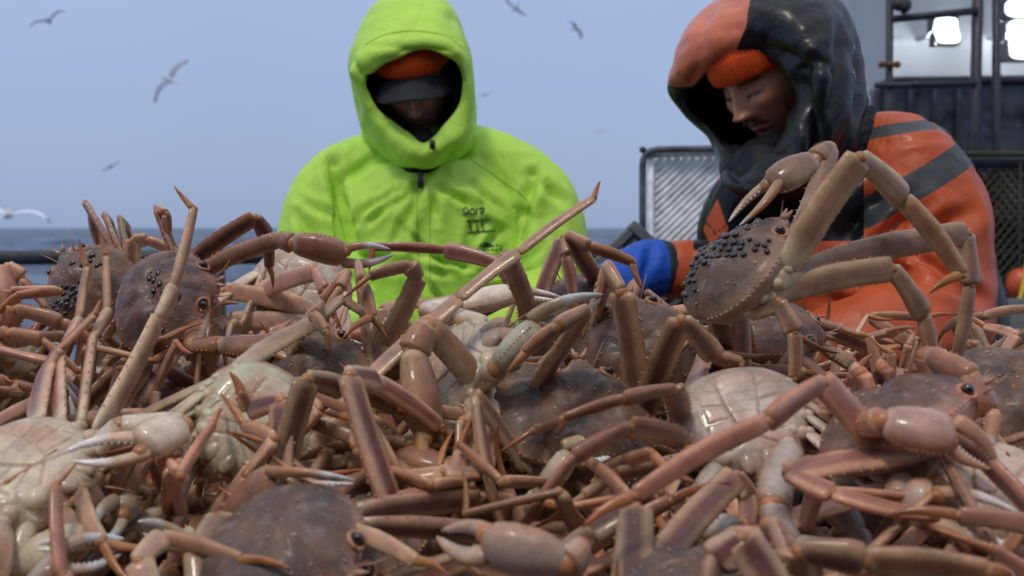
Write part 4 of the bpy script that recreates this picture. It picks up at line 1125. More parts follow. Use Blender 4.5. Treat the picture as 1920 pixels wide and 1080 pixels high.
# knitted hat, its folded band ribbed
def knit_band(name, c, f, u, rx, ry, z0, z1, material, parent, org, ribs=70, rows=16, top=.07, a0=-math.pi, a1=math.pi, s=1.0):
    B = np.stack([np.cross(f, u), f, u]); n = ribs * 4; t = np.arange(n) * 2 * math.pi / n; G = []
    for i in range(rows):
        q = i / (rows - 1); bulge = .006 * math.sin(math.pi * q) ** .5
        r1 = (rx + bulge + .0010 * np.cos(ribs * t)); r2 = (ry + bulge + .0010 * np.cos(ribs * t)); zz = z0 + (z1 - z0) * q
        G.append(np.stack([np.sin(t) * r1, np.cos(t) * r2, np.full(n, zz)], 1))
    for q in np.linspace(.15, 1, 8):
        k = math.cos(q * math.pi / 2) * .97 + .01
        G.append(np.stack([np.sin(t) * rx * k, np.cos(t) * ry * k, np.full(n, z1 + top * math.sin(q * math.pi / 2))], 1))
    mb = MB(); mb.grid(c + np.array(G) @ B * 1.0, (1, 1, 1), 0, True, False, True)
    ob = mb.build(name, material, parent, org); so = ob.modifiers.new('t', 'SOLIDIFY'); so.thickness = .003
    return ob
cH = Y(778, 156, -.025)
knit_band('knit_hat', cH, HY[1], HY[2], 00.083, .102, .052, .086, M['knit'], py_, foot, top=.035)
# curved cap visor under the hat
vb = MB(); G = []
for i, q in enumerate(np.linspace(0, 1, 14)):
    row = []
    for t in np.linspace(-1, 1, 31):
        x = t * (.088 - .004 * q); y0 = .096 * math.sqrt(max(0, 1 - (x / .096) ** 2)); reach = .072 * math.sqrt(max(0, 1 - abs(t) ** 3.2))
        y = y0 * .98 + reach * q; z = .053 - .024 * q - .030 * t * t * (1 - .1 * q) + .0010 * math.sin(t * 40 + q * 9)
        row.append((x, y, z))
    G.append(row)
vb.grid(cH + np.array(G) @ HY, (1, 1, 1), 0, False)
vis = vb.build('cap_visor', M['visor'], py_, foot); so = vis.modifiers.new('t', 'SOLIDIFY'); so.thickness = .004
sn = MB(); rs = random.Random(3)
for k in range(16):
    t = rs.uniform(-.85, .85); q = rs.uniform(.1, .95) ; x = t * .076; y0 = .096 * math.sqrt(1 - (x / .09) ** 2)
    p = cH + np.array([x, y0 + .06 * q, .055 - .024 * q - .030 * t * t]) @ HY
    sn.ell(p, rs.uniform(.0007, .0018), HY, (1, 1, 1), 0, 7, 5)
for (t, q, r_) in ((.36, .62, .0052), (.40, .70, .004), (.62, .05, .004)):
    x = t * .076; y0 = .096 * math.sqrt(1 - (x / .09) ** 2)
    sn.ell(cH + np.array([x, y0 + .06 * q, .0555 - .024 * q - .030 * t * t]) @ HY, (r_ * 1.5, r_, .002), HY, (1, 1, 1), 0, 9, 6)
tag(sn.build('snow_flecks', M['water_drop'], vis, foot), kind='stuff')
# black fleece lining seen round the face and the neck gaiter
ln = [[(778, 135, -.08), (815, 138, -.08), (840, 150, -.085), (850, 180, -.085), (846, 210, -.085), (824, 240, -.10), (790, 262, -.10), (764, 244, -.10), (732, 216, -.09), (716, 190, -.085), (712, 165, -.085), (740, 145, -.08)],
      [(778, 112, -.05), (820, 114, -.05), (856, 140, -.06), (868, 180, -.06), (864, 215, -.07), (842, 250, -.09), (792, 282, -.10), (756, 256, -.09), (716, 222, -.07), (698, 190, -.06), (694, 155, -.06), (730, 122, -.05)],
      [(778, 60, .02), (825, 66, .02), (858, 110, .02), (868, 170, .02), (864, 220, .02), (850, 262, .0), (792, 296, -.03), (738, 268, .0), (706, 222, .02), (694, 180, .02), (694, 120, .02), (730, 70, .02)],
      [(775, 100, .12), (800, 105, .12), (820, 130, .12), (830, 170, .12), (828, 210, .12), (815, 240, .12), (790, 250, .12), (755, 240, .12), (736, 210, .12), (730, 170, .12), (736, 130, .12), (755, 106, .12)],
      [(778, 170, .15)] * 12]
ring_shell('hood_lining', [[Y(*p) for p in r] for r in ln], M['blk'], py_, foot, n=72, m=24, thick=.003, fold=.002)
g = MB(); limb(g, [Y(790, 262, -.085), Y(792, 285, -.07), Y(792, 320, .0)], [.030, .046, .07], n=20); me = remesh(g, .006, 3); folds(me, .002, (20, 20, 20))
link_mesh(me, 'neck_gaiter', M['blk'], py_, foot)

# zip with pull and toggles, handwriting and small print on the chest
st = strokes('zip', [[(786, 284), (788, 300), (789, 318)]], jackY, M['metal_dark'], py_, .0022, DY)
zp = MB(); dg = bpy.context.evaluated_depsgraph_get(); dg.update(); bv = BVHTree.FromObject(jackY, dg); off = world_loc(jackY)
def hit(px, py, lift=.004):
    dr = Vector(nz(W(px, py, 1) - C0)); h = bv.ray_cast(Vector(C0) - off, dr)[0]
    return np.array(h + off - dr * lift)
P = [hit(789, 316, .012), hit(789, 326, .014), hit(788, 340, .014), hit(788, 353, .012)]
zp.tube(P, [.003, .005, .0062, .0055], 10, sq=.6)
zp.build('zip_pull', M['metal_dark'], py_, P[0])
for a in ((811, 272),):
    t_ = MB(); t_.tube([Y(a[0], a[1] - 8, -.15), Y(a[0], a[1], -.152), Y(a[0] - 1, a[1] + 8, -.15)], [.006, .007, .005], 10); t_.build('cord_toggle', M['metal_dark'], py_, Y(*a))
txt = [[(868, 393), (873, 389), (878, 393), (876, 398), (868, 402), (872, 400), (880, 402)],
       [(885, 390), (881, 396), (884, 402), (889, 399), (889, 393), (885, 390)],
       [(894, 389), (893, 396), (893, 402)], [(898, 392), (904, 389), (908, 391), (905, 396), (901, 402)], [(900, 397), (908, 396)],
       [(874, 414), (895, 413), (921, 412)], [(878, 436), (900, 434), (928, 433)],
       [(880, 415), (882, 425), (885, 435)], [(893, 414), (894, 424), (896, 434)], [(904, 413), (905, 422), (908, 434)]]
strokes('marker_writing', txt, jackY, M['ink'], py_, .0014, DY)
logo = [[(898, 461), (905, 457), (913, 456), (920, 459), (926, 461)], [(900, 461), (908, 463), (916, 463), (924, 460)], [(906, 460), (918, 460)], [(907, 459), (916, 458)], [(930, 459), (934, 459)], [(938, 461), (942, 461)],
        [(905, 469), (910, 469)], [(913, 468), (918, 469)], [(921, 468), (926, 468)], [(929, 469), (934, 468)], [(937, 468), (942, 468)]]
strokes('chest_print', logo, jackY, M['ink'], py_, .0013, DY)
tr = MB()
for sg in (-1, 1):
    limb(tr, [V0 + [sg * .08, 0, .96], V0 + [sg * .105, -.02, .5], V0 + [sg * .12, .02, .13]], [.125, .10, .085], n=20)
    limb(tr, [V0 + [sg * .12, .04, .06], V0 + [sg * .13, -.15, .05]], [.06, .05])
me = remesh(tr, .012, 4); folds(me, .005, (8, 8, 4), 7.0); link_mesh(me, 'trousers', M['trou'], py_, foot)

# ---------------------------------------------------------------- the man in orange and black
DO = 1.95
def O(px, py, dd=0.0): return W(px, py, DO + dd)
footO = np.array([O(1600, 500)[0], DO + .02, 0.0])
po = empty('person', footO, 'person in an orange and black hooded jacket looking down left, orange knit hat, blue glove', 'person')
bm_ = MB()
fO = nz((-.70, -.48, -.46)); uO = nz((-.30, -.12, .90)); cO = O(1440, 148, .01)
HO = head_mesh(bm_, cO, fO, uO, 1.0, skin=(.50, .235, .15), beard=1.2)
HV = bm_.arrays()[0].copy()
hair('eyebrow', cO, HO, 1.0, HV, [(.014, .048, .022, .026, .9, .2, .007), (-.014, -.048, .022, .026, .9, .2, .007)], po, footO, (.05, .025, .014), 90, 1)
hair('eyelash', cO, HO, 1.0, HV, [(.018, .046, -.001, .0015, .3, -.6, .006), (-.018, -.046, -.001, .0015, .3, -.6, .006)], po, footO, (.02, .012, .01), 40, 2)
hair('moustache', cO, HO, 1.0, HV, [(.002, .026, -.0475, -.052, .6, -.8, .0065), (-.002, -.026, -.0475, -.052, .6, -.8, .0065)], po, footO, (.10, .05, .025), 150, 3)
hair('beard', cO, HO, 1.0, HV, [(-.02, .02, -.083, -.083, .1, -.9, .005), (-.024, .024, -.094, -.094, .1, -.9, .005), (.045, .065, -.075, -.02, .1, -.9, .004), (-.045, -.065, -.075, -.02, .1, -.9, .004)], po, footO, (.12, .06, .03), 130, 4)
bb = MB(); V1 = np.array([footO[0], DO + .06, 0])
limb(bb, [O(1465, 210, .04), O(1530, 340, .06)], [.058, .066])
limb(bb, [O(1560, 370, .05), O(1590, 480, .05), O(1610, 640, .05), V1 + [0, 0, .92]], [.12, .14, .14, .14], rb=[.12, .12, .12, .12], wide=nz((.5, .85, 0)))
arms = (([O(1410, 400, .10), O(1450, 540, .08), O(1270, 505, .0)], 1), ([O(1700, 350, -.08), O(1790, 580, -.10), O(1540, 650, -.28)], -1))
for P, sg in arms:
    limb(bb, P, [.055, .046, .030])
for sg in (-1, 1):
    limb(bb, [V1 + [.03, sg * .09, .92], V1 + [.0, sg * .11, .5], V1 + [.03, sg * .12, .09]], [.085, .06, .042]); limb(bb, [V1 + [.04, sg * .12, .05], V1 + [-.13, sg * .13, .035]], [.045, .04])
glove_hand(bb, O(1192, 510, -.02), O(1130, 545, -.06) - O(1200, 510, -.02), (0, 0, 1), 1.0, 1)
glove_hand(bb, O(1540, 650, -.28), (-.8, -.3, -.35), (0, 0, 1), 1.0, -1)
me = remesh(bb, .007, 2); V, N = me_arrays(me); bm_.add(V, [tuple(p.vertices) for p in me.polygons], (.42, .24, .18))
bm_.build('body', M['skin'], po, footO, recalc=False)

j = MB()
limb(j, [O(1535, 352, .06), O(1560, 390, .05), O(1580, 470, .04), O(1600, 600, .05), O(1615, 760, .06)], [.12, .165, .185, .19, .19], rb=[.13, .19, .21, .21, .21], wide=nz((1, .25, 0)), n=32)
limb(j, [O(1560, 330, .0), O(1640, 300, -.02), O(1700, 330, -.07), O(1748, 420, -.10), O(1765, 520, -.12), O(1760, 590, -.13)], [.09, .085, .098, .095, .090, .088], n=22)
limb(j, [O(1760, 590, -.13), O(1700, 620, -.2), O(1620, 640, -.26), O(1540, 650, -.28)], [.092, .088, .075, .058], n=22)
limb(j, [O(1480, 345, .06), O(1400, 390, .10), O(1385, 460, .10), O(1440, 545, .07), O(1380, 520, .03), O(1300, 508, .01), O(1240, 506, .0)], [.085, .082, .078, .078, .066, .056, .048], n=20)
limb(j, [O(1700, 320, .05), O(1752, 470, .08), O(1762, 640, .08)], [.10, .10, .10])
me = remesh(j, .006, 7)
cr = [(O(a_ + math.cos(t_) * 20, b_ + math.sin(t_) * 20, -.16), O(a_ + math.cos(t_) * l_, b_ + math.sin(t_ + .2) * l_, -.16), .012, .008) for a_, b_, t_, l_ in ((1620, 460, -1.2, 130), (1620, 460, -.7, 150), (1620, 460, -.2, 160), (1800, 580, 3.5, 140), (1800, 580, 3.9, 150), (1800, 580, -1.9, 150), (1640, 620, -.6, 120), (1640, 620, -.2, 150), (1560, 600, .2, 120))] + [(O(*a), O(*b), w_, dp) for a, b, w_, dp in (((1600, 440, -.18), (1650, 360, -.18), .016, .020), ((1640, 370, -.16), (1700, 370, -.18), .014, .008), ((1640, 560, -.2), (1700, 680, -.2), .012, .012), ((1560, 560, -.2), (1660, 590, -.2), .014, .010),
      ((1800, 330, -.1), (1830, 470, -.1), .012, .008), ((1700, 450, -.2), (1810, 400, -.18), .016, .008), ((1700, 520, -.22), (1830, 560, -.2), .016, .010), ((1580, 650, -.25), (1700, 640, -.26), .014, .008), ((1650, 280, -.1), (1740, 270, -.1), .008, .005))]
folds(me, .009, (5, 5, 3), 8.1, cr)
V, N = me_arrays(me); px, pyy = project(V)
front = N[:, 1] < .5
def band(x0, y0, x1, y1, half):
    """distance inside a stripe cut through the sleeve by a plane"""
    A = O(x0, y0, 0); B_ = O(x1, y1, 0); t = nz(B_ - A); n_ = nz(np.cross(t, FW)); return half - np.abs((V - A) @ n_)
s1 = band(1590, 400, 1800, 275, .0225); s1 = np.where((px > 1560) & (pyy < 430), s1, -.01)
s2 = band(1625, 262, 1765, 243, .011); s2 = np.where((px > 1600) & (pyy < 300), s2, -.01)
sd_s = np.maximum(s1, s2)
chest = poly_sd(px, pyy, [(1380, 290), (1345, 360), (1352, 400), (1368, 430), (1310, 470), (1300, 455), (1345, 452), (1620, 452), (1620, 300), (1640, 225), (1560, 200), (1400, 260)]) / 1026.
chest2 = poly_sd(px, pyy, [(1300, 330), (1360, 340), (1372, 372), (1340, 380), (1318, 430), (1328, 452), (1345, 470), (1300, 470)]) / 1026.
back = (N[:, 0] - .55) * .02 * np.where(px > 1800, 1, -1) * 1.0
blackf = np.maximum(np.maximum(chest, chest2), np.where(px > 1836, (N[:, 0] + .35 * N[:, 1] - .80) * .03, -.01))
patch = poly_sd(px, pyy, [(1345, 372), (1362, 420), (1342, 436), (1324, 414)]) / 1026.
blackf = np.where(patch > -.004, -np.abs(patch) * np.sign(patch), blackf)
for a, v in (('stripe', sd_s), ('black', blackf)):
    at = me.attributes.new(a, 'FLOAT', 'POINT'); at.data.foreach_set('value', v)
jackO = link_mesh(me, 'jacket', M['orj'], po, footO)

cf = MB(); G = []
A, B_ = O(1258, 504, .0), O(1150, 535, -.05)
limb(cf, [O(1250, 505, .0), O(1214, 505, -.01), O(1178, 518, -.03), O(1135, 548, -.06)], [.052, .054, .048, .046], n=24)
glove_hand(cf, O(1150, 535, -.04), O(1100, 570, -.07) - O(1180, 518, -.03), (0, 0, 1), 1.12, 1)
me = remesh(cf, .005, 2); folds(me, .002, (20, 20, 12), 1.0, [(O(1225, 460, -.05), O(1200, 540, -.06), .010, .004)])
V, N = me_arrays(me); t = nz(O(1222, 505, -.01) - O(1262, 505, 0)); v = .012 - ((V - O(1248, 505, 0)) @ t)
at = me.attributes.new('band', 'FLOAT', 'POINT'); at.data.foreach_set('value', v)
link_mesh(me, 'glove', M['blu'], po, footO)

rings = [
 [(1415, 125, -.02), (1462, 122, -.06), (1490, 150, -.10), (1496, 205, -.12), (1470, 260, -.12), (1435, 300, -.12), (1405, 318, -.08), (1385, 296, .0), (1330, 240, .06), (1285, 190, .07), (1305, 165, .05), (1350, 138, .02)],
 [(1400, 110, -.05), (1450, 106, -.09), (1488, 140, -.12), (1500, 200, -.14), (1480, 265, -.14), (1440, 312, -.13), (1400, 325, -.09), (1375, 285, .0), (1315, 235, .07), (1262, 182, .08), (1290, 156, .03), (1345, 128, -.01)],
 [(1380, 78, -.09), (1450, 74, -.12), (1505, 120, -.155), (1518, 200, -.165), (1500, 275, -.165), (1450, 335, -.15), (1385, 338, -.09), (1362, 292, .0), (1310, 235, .09), (1253, 172, .09), (1264, 142, .02), (1318, 108, -.05)],
 [(1370, 20, -.06), (1450, 10, -.12), (1530, 70, -.165), (1550, 190, -.17), (1540, 290, -.165), (1470, 362, -.15), (1375, 352, -.08), (1352, 305, .03), (1320, 235, .12), (1262, 165, .12), (1268, 110, .06), (1300, 60, .0)],
 [(1400, -25, .02), (1470, -40, -.03), (1560, 10, -.09), (1592, 150, -.11), (1596, 290, -.11), (1520, 370, -.11), (1400, 360, .02), (1372, 320, .10), (1340, 240, .17), (1300, 165, .18), (1300, 80, .15), (1330, 20, .10)],
 [(1450, -35, .10), (1500, -35, .06), (1590, 30, .02), (1620, 150, .0), (1632, 250, -.01), (1600, 340, .0), (1470, 360, .08), (1420, 320, .14), (1390, 240, .20), (1370, 160, .21), (1380, 80, .20), (1410, 10, .15)],
 [(1500, 30, .17), (1530, 35, .15), (1580, 90, .12), (1600, 160, .11), (1605, 230, .11), (1590, 290, .12), (1520, 300, .15), (1480, 270, .18), (1460, 220, .20), (1450, 160, .20), (1455, 100, .20), (1475, 60, .19)],
 [(1530, 160, .20)] * 12]
def sd_or(V):
    px, pyy = project(V); v = poly_sd(px, pyy, [(1250, 100), (1200, -60), (1400, -60), (1408, 0), (1400, 50), (1372, 112), (1352, 124), (1322, 134), (1300, 158), (1270, 160), (1255, 157)]) / 1026.
    return np.where((V - C0) @ FW > DO + .12, -.01, v)
hoodO = ring_shell('hood', [[O(*p) for p in r] for r in rings], M['orh'], po, footO, fold=.008, seed=5.0, attrs={'orange': sd_or}, n=160, m=70,
   creases=[(O(1400, 100, -.1), O(1520, 130, -.17), .008, .006), (O(1420, 70, -.12), O(1560, 140, -.17), .009, .006), (O(1560, 60, -.1), O(1520, 300, -.16), .012, .012), (O(1600, 90, -.05), O(1560, 330, -.12), .012, .012), (O(1510, 130, -.16), O(1530, 300, -.17), .010, .010), (O(1290, 95, .0), O(1380, 60, -.08), .008, .005), (O(1330, 30, .0), O(1300, 140, .0), .01, .004)])
knit_band('knit_hat', cO, HO[1], HO[2], .081, .100, .030, .078, M['knit'], po, footO)
g = MB(); limb(g, [O(1450, 300, -.03), O(1425, 322, -.06), O(1500, 345, .0)], [.050, .052, .09], n=22); limb(g, [O(1378, 300, .02), O(1395, 325, -.03), O(1450, 345, -.07), O(1530, 350, -.08)], [.032, .038, .040, .040], n=18)
me = remesh(g, .006, 3); folds(me, .004, (14, 14, 14), 4.0); link_mesh(me, 'neck_gaiter', M['blk'], po, footO)
g = MB(); limb(g, [O(1590, 290, -.10), O(1625, 250, -.09), O(1632, 205, -.06)], [.03, .024, .012], n=16, rb=[.012, .010, .006], wide=UP); me = remesh(g, .004, 2); folds(me, .003, (20, 20, 20), 2.0); link_mesh(me, 'hood_cord_flap', M['blk'], po, footO)
tr = MB()
for sg in (-1, 1):
    limb(tr, [V1 + [.05, sg * .08, 1.02], V1 + [.02, sg * .10, .5], V1 + [.03, sg * .12, .13]], [.135, .105, .085], n=20); limb(tr, [V1 + [.05, sg * .12, .06], V1 + [-.15, sg * .13, .05]], [.06, .05])
limb(tr, [O(1780, 450, .10), O(1798, 560, .10), O(1795, 700, .10)], [.07, .085, .095], n=20)
me = remesh(tr, .012, 4); folds(me, .005, (8, 8, 4), 7.0); link_mesh(me, 'bib_trousers', M['trou'], po, footO)
M['seam'] = cloth('yellow_seam', (.27, .44, .03), rough=.7)
for L_ in ([(612, 290), (622, 350), (640, 420), (655, 485)], [(884, 300), (935, 335), (985, 372), (990, 400), (978, 450)], [(783, 355), (782, 420), (786, 520)], [(805, 352), (806, 430), (806, 520)]):
    strokes('seam', [L_], jackY, M['seam'], jackY, .0011, DY, lift=.0002)
strokes('seam', [[(684, 84), (720, 66), (772, 58), (830, 66), (866, 88)]], hoodY, M['seam'], hoodY, .0011, DY, lift=.0002)
# ------------------------------------------------------------------ the crabs one can tell apart
crab('crab high at the left of the heap, purple brown back, one eye towards us', 308, 560, 1.20, (1, -.12, .28), (-.12, -.80, .55), seed=11, eggs=13, size=1.06,
     legs={'L1': [(478, 408, .03), (498, 440, .05), (505, 500, .08), (512, 540, .08)],
           'L2': [(296, 392, .03), (312, 402, .02), (316, 436, .03), (330, 470, .06)],
           'R1': [(385, 700, .02), (378, 740, .05), (372, 800, .06), (370, 830, .06)],
           'R2': [(250, 755, -.06), (263, 815, -.09), (288, 920, -.10), (316, 955, -.10)]},
     claws={'LC': [(520, 450, -.01), (548, 456, -.02), (650, 480, -.02), (738, 472, -.02)],
            'RC': [(362, 648, -.07), (413, 648, -.08), (520, 650, -.09), (634, 676, -.10)]},
     auto={'L3': {'e1': 12}, 'L4': {'e1': 5}}, widths={'R2': 1.15, 'L1': 1.05}, clawopt={'LC': dict(gap=.006), 'RC': dict(gap=.009)})

crab('crab raised at the right, back dotted with black egg cases, long legs arching right', 1380, 506, 1.00, (.68, .02, .73), (-.76, -.20, .62), seed=7, eggs=50, size=1.05, tone=.5,
     legs={'R1': [(1612, 297, -.06), (1692, 372, -.03), (1803, 515, -.02), (1742, 551, -.03)],
           'R2': [(1812, 438, .03), (1818, 535, .03), (1790, 682, .03), (1780, 750, .03)],
           'R3': [(1672, 504, -.02), (1731, 592, 0), (1747, 672, 0), (1755, 740, 0)],
           'R4': [(1459, 566, -.05), (1489, 623, -.06), (1489, 709, -.06), (1450, 748, -.06)]},
     claws={'RC': [(1555, 280, .03), (1530, 300, .02), (1445, 348, .01), (1374, 422, .0)]},
     widths={'R1': 1.35, 'R2': 1.18, 'R3': 1.15}, clawopt={'RC': dict(gap=.020, tone=.1, white=.2)}, auto={'L1': {'e1': -30}, 'L2': {'e1': -40}, 'L3': {'e1': -50}, 'L4': {'e1': -60}}, skip=('LC',))

crab('crab on its back in the lower left corner, legs splayed up to the right', 50, 905, .86, (.95, -.25, -.18), (-.10, .48, -.86), seed=3, tone=.85, size=1.12,
     legs={'R1': [(294, 603, .14), (325, 542, .17), (363, 393, .20), (326, 349, .20)],
           'R2': [(173, 637, .15), (201, 585, .18), (199, 482, .20), (187, 430, .20)],
           'R3': [(112, 668, .15), (148, 598, .18), (163, 502, .2), (148, 447, .2)],
           'R4': [(88, 690, .13), (112, 655, .14), (178, 590, .15), (192, 560, .15)]},
     tones={'R1': .2, 'R2': .35, 'R3': .4, 'R4': .4}, widths={'R1': 1.2, 'R2': 1.05},
     claws={'RC': [(225, 800, .02), (345, 800, .03), (262, 838, -.01), (125, 855, -.03)],
            'LC': [(58, 965, -.04), (25, 1062, -.06), (165, 1012, -.07), (66, 1026, -.09)]}, clawopt={'RC': dict(gap=.010, flip=-1), 'LC': dict(gap=.010)},
     auto={'L1': {'e1': -25}, 'L2': {'e1': -30}, 'L3': {'e1': -30}, 'L4': {'e1': -30}})

crab('crab on its back left of the middle, cream belly, one thin leg reaching up right', 480, 800, .95, (-.55, -.45, -.62), (-.2, .75, -.45), seed=5, tone=.9, size=1.0,
     legs={'R4': [(862, 560, .05), (972, 474, .07), (1113, 372, .08), (1126, 338, .08)],
           'R3': [(700, 760, .0), (790, 770, .0), (870, 780, .02), (900, 790, .02)],
           'R2': [(700, 830, -.02), (760, 835, -.02), (850, 850, 0), (880, 860, 0)],
           'L4': [(600, 600, .1), (640, 560, .12), (700, 600, .12), (730, 640, .12)]},
     tones={'R4': .65, 'R3': .3, 'R2': .3}, claws={'LC': [(355, 870, -.02), (305, 960, -.06), (240, 1010, -.08), (180, 1060, -.1)]},
     auto={'L1': {'e1': -40}, 'L2': {'e1': -40}, 'L3': {'e1': -20}, 'R1': {'e1': -30}})

crab('crab at the bottom edge, wide brown back, eye facing right', 528, 1030, .76, (.80, -.50, -.12), (-.05, -.50, .84), seed=21, size=1.06,
     legs={}, claws={'LC': [(372, 985, .10), (428, 978, .07), (522, 893, .05), (668, 904, .04)]}, e1=-5, cwidth=.95,
     clawopt={'LC': dict(gap=.007, white=.45)})

crab('crab behind the wide brown back at the bottom, flat purple legs bent upright like posts', 640, 1010, .84, (0, -.9, -.25), (0, -.25, .95), seed=22, size=1.1,
     legs={'R1': [(528, 752, .03), (470, 768, .05), (452, 738, .05), (430, 697, .05)],
           'R2': [(575, 712, .03), (640, 728, .06), (745, 768, .09), (790, 792, .1)],
           'L2': [(655, 705, .02), (705, 716, .06), (825, 800, .09), (850, 835, .1)]}, widths={'R1': 1.05, 'R2': 1.1, 'L2': 1.2}, e1=0)

crab('crab in the middle facing left, its claw hanging straight down', 1012, 775, 1.0, (-.92, -.30, .08), (.02, -.55, .84), seed=31, size=1.1,
     legs={'L1': [(893, 746, -.10), (912, 885, -.12), (945, 992, -.12), (960, 1045, -.12)],
           'L2': [(868, 790, -.06), (873, 880, -.08), (886, 988, -.08), (890, 1040, -.08)]},
     claws={'RC': [(802, 612, -.02), (776, 660, -.03), (806, 822, -.06), (826, 968, -.08)]}, cwidth=1.3, clawopt={'RC': dict(gap=.004, white=.35)}, e1=-10)

crab('crab on its back right of the middle, white belly, claw arm hanging down', 1392, 800, .92, (.15, -.62, -.75), (.12, .75, -.58), seed=41, tone=.95, size=1.0,
     legs={'L1': [(1150, 890, -.06), (1092, 935, -.08), (1050, 962, -.1), (1000, 990, -.1)],
           'L2': [(1180, 800, -.07), (1075, 858, -.09), (985, 980, -.1), (960, 1000, -.1)],
           'L3': [(1262, 730, -.05), (1168, 748, -.07), (1056, 785, -.08), (1048, 810, -.08)],
           'L4': [(1330, 640, .1), (1290, 640, .1), (1235, 700, .1), (1200, 720, .1)]},
     tones={'L1': .35, 'L2': .35, 'L3': .3}, claws={'RC': [(1447, 955, -.12), (1470, 1030, -.14), (1600, 1075, -.15), (1740, 1090, -.15)]}, cwidth=1.5,
     auto={'R1': {'e1': -40}, 'R2': {'e1': -40}, 'R3': {'e1': -30}, 'R4': {'e1': -30}})

crab('crab at the right facing right, claw folded before its flank, knees raised behind it', 1680, 790, .86, (.90, -.08, .42), (-.42, .12, .88), seed=51, size=1.14, hue=.06,
     legs={'L4': [(1565, 762, .03), (1545, 800, .06), (1530, 850, .08), (1520, 880, .08)],
           'L3': [(1612, 700, .05), (1600, 740, .08), (1590, 800, .1), (1590, 830, .1)],
           'L2': [(1655, 690, .05), (1650, 730, .08), (1640, 800, .1), (1640, 830, .1)],
           'R3': [(1478, 888, -.08), (1560, 925, -.1), (1740, 968, -.12), (1765, 975, -.12)],
           'R4': [(1543, 718, -.08), (1440, 790, -.12), (1190, 930, -.16), (1090, 992, -.17)]},
     claws={'LC': [(1738, 668, .03), (1822, 712, .0), (1838, 780, -.02), (1822, 862, -.03)],
            'RC': [(1612, 800, -.06), (1655, 790, -.08), (1790, 815, -.09), (1868, 880, -.09)]},
     widths={'L4': 1.2, 'L3': 1.25, 'L2': 1.2}, clawopt={'RC': dict(gap=.004, tone=.35, white=.1), 'LC': dict(gap=.006)}, tones={'R3': .3, 'R4': .4}, auto={'R1': {'e1': -30}, 'R2': {'e1': -35}})

crab('crab under the bottom edge in the middle, only a thick tan claw pointing left', 1060, 1330, .72, (-.1, .5, .9), (.2, -.8, .3), seed=61, size=1.05,
     claws={'LC': [(1085, 1030, -.03), (1060, 1055, -.04), (905, 1020, -.03), (820, 1000, .0)]}, cwidth=1.05, clawopt={'LC': dict(gap=.004, tone=.5, white=.0)}, e1=-20, skip=('R1', 'R2'))

crab('crab under the bottom edge right of the middle, thick brown legs with orange joints', 1330, 1120, .70, (-.2, -.9, .1), (0, .1, .95), seed=62, size=1.1,
     legs={'R1': [(1190, 955, .05), (1110, 1000, .05), (1040, 1060, .03), (1020, 1090, .02)],
           'R2': [(1380, 893, .10), (1402, 930, .1), (1400, 985, .08), (1395, 1020, .08)],
           'L1': [(1390, 1010, -.03), (1340, 1050, -.03), (1330, 1100, -.04), (1330, 1130, -.04)],
           'L2': [(1440, 985, .02), (1470, 1040, .02), (1500, 1100, .0), (1520, 1130, 0)],
           'L3': [(1500, 1035, -.02), (1620, 1050, -.03), (1850, 1070, -.04), (1900, 1080, -.04)]}, widths={'L3': 1.3, 'L1': 1.2, 'L2': 1.2, 'R1': 1.2}, e1=10)

crab('crab on its back before the left side of the yellow jacket, cream belly', 560, 555, 1.42, (-.35, -.2, -.9), (.1, .93, -.28), seed=71, tone=.95, size=1.15,
     legs={'R1': [(430, 600, -.05), (405, 610, -.06), (400, 660, -.06), (400, 690, -.06)],
           'R2': [(420, 545, -.05), (408, 555, -.05), (400, 620, -.05), (398, 650, -.05)],
           'L1': [(590, 510, -.12), (608, 545, -.14), (625, 590, -.14), (640, 620, -.14)]},
     e1=-25, auto={'R3': {'e1': -70}, 'R4': {'e1': -80}, 'L4': {'e1': -70}, 'L3': {'e1': -60}})

crab('crab buried before the yellow jacket, pinkish legs folded into sharp points', 590, 720, 1.10, (.1, .3, .9), (-.3, -.85, .3), seed=72, tone=.5, size=1.08,
     legs={'R1': [(783, 522, -.02), (768, 498, -.03), (693, 518, -.04), (640, 563, -.05)],
           'R2': [(672, 498, -.0), (678, 530, -.03), (697, 594, -.04), (641, 637, -.06)],
           'L1': [(652, 512, .04), (640, 540, .03), (605, 600, .02), (600, 630, .02)],
           'L2': [(600, 575, -.06), (588, 592, -.08), (612, 622, -.1), (616, 662, -.1)],
           'R3': [(720, 610, .0), (760, 610, .0), (800, 650, .0), (810, 680, 0)]}, tones={'R1': .5, 'R2': .6}, e1=-30)

crab('crab behind the middle, one leg stretched level to the left across the yellow jacket', 1085, 605, 1.22, (-.1, .5, .8), (.1, -.85, .5), seed=81, size=1.08, tone=.25,
     legs={'L1': [(945, 500, .0), (833, 469, .02), (697, 463, .02), (691, 508, .02)],
           'L2': [(980, 545, -.03), (955, 562, -.04), (868, 608, -.05), (883, 645, -.05)],
           'R1': [(1068, 442, -.05), (1105, 462, -.06), (1186, 492, -.06), (1206, 545, -.06)],
           'L3': [(1054, 452, -.04), (1060, 480, -.05), (1075, 560, -.05), (1080, 600, -.05)],
           'L4': [(948, 477, -.14), (925, 512, -.14), (810, 596, -.15), (800, 640, -.15)]}, e1=-10, widths={'L1': 1.05, 'R1': 1.2})

crab('crab standing on its tail below the blue glove, rough dark back towards us', 1195, 655, 1.08, (-.1, .45, .85), (-.25, -.85, .45), seed=82, size=1.0, hue=-.08,
     legs={'L1': [(1145, 512, -.02), (1120, 545, -.03), (1100, 600, -.04), (1090, 640, -.04)],
           'R1': [(1215, 550, .03), (1260, 590, .02), (1280, 650, .02), (1285, 690, .02)]}, e1=-20)

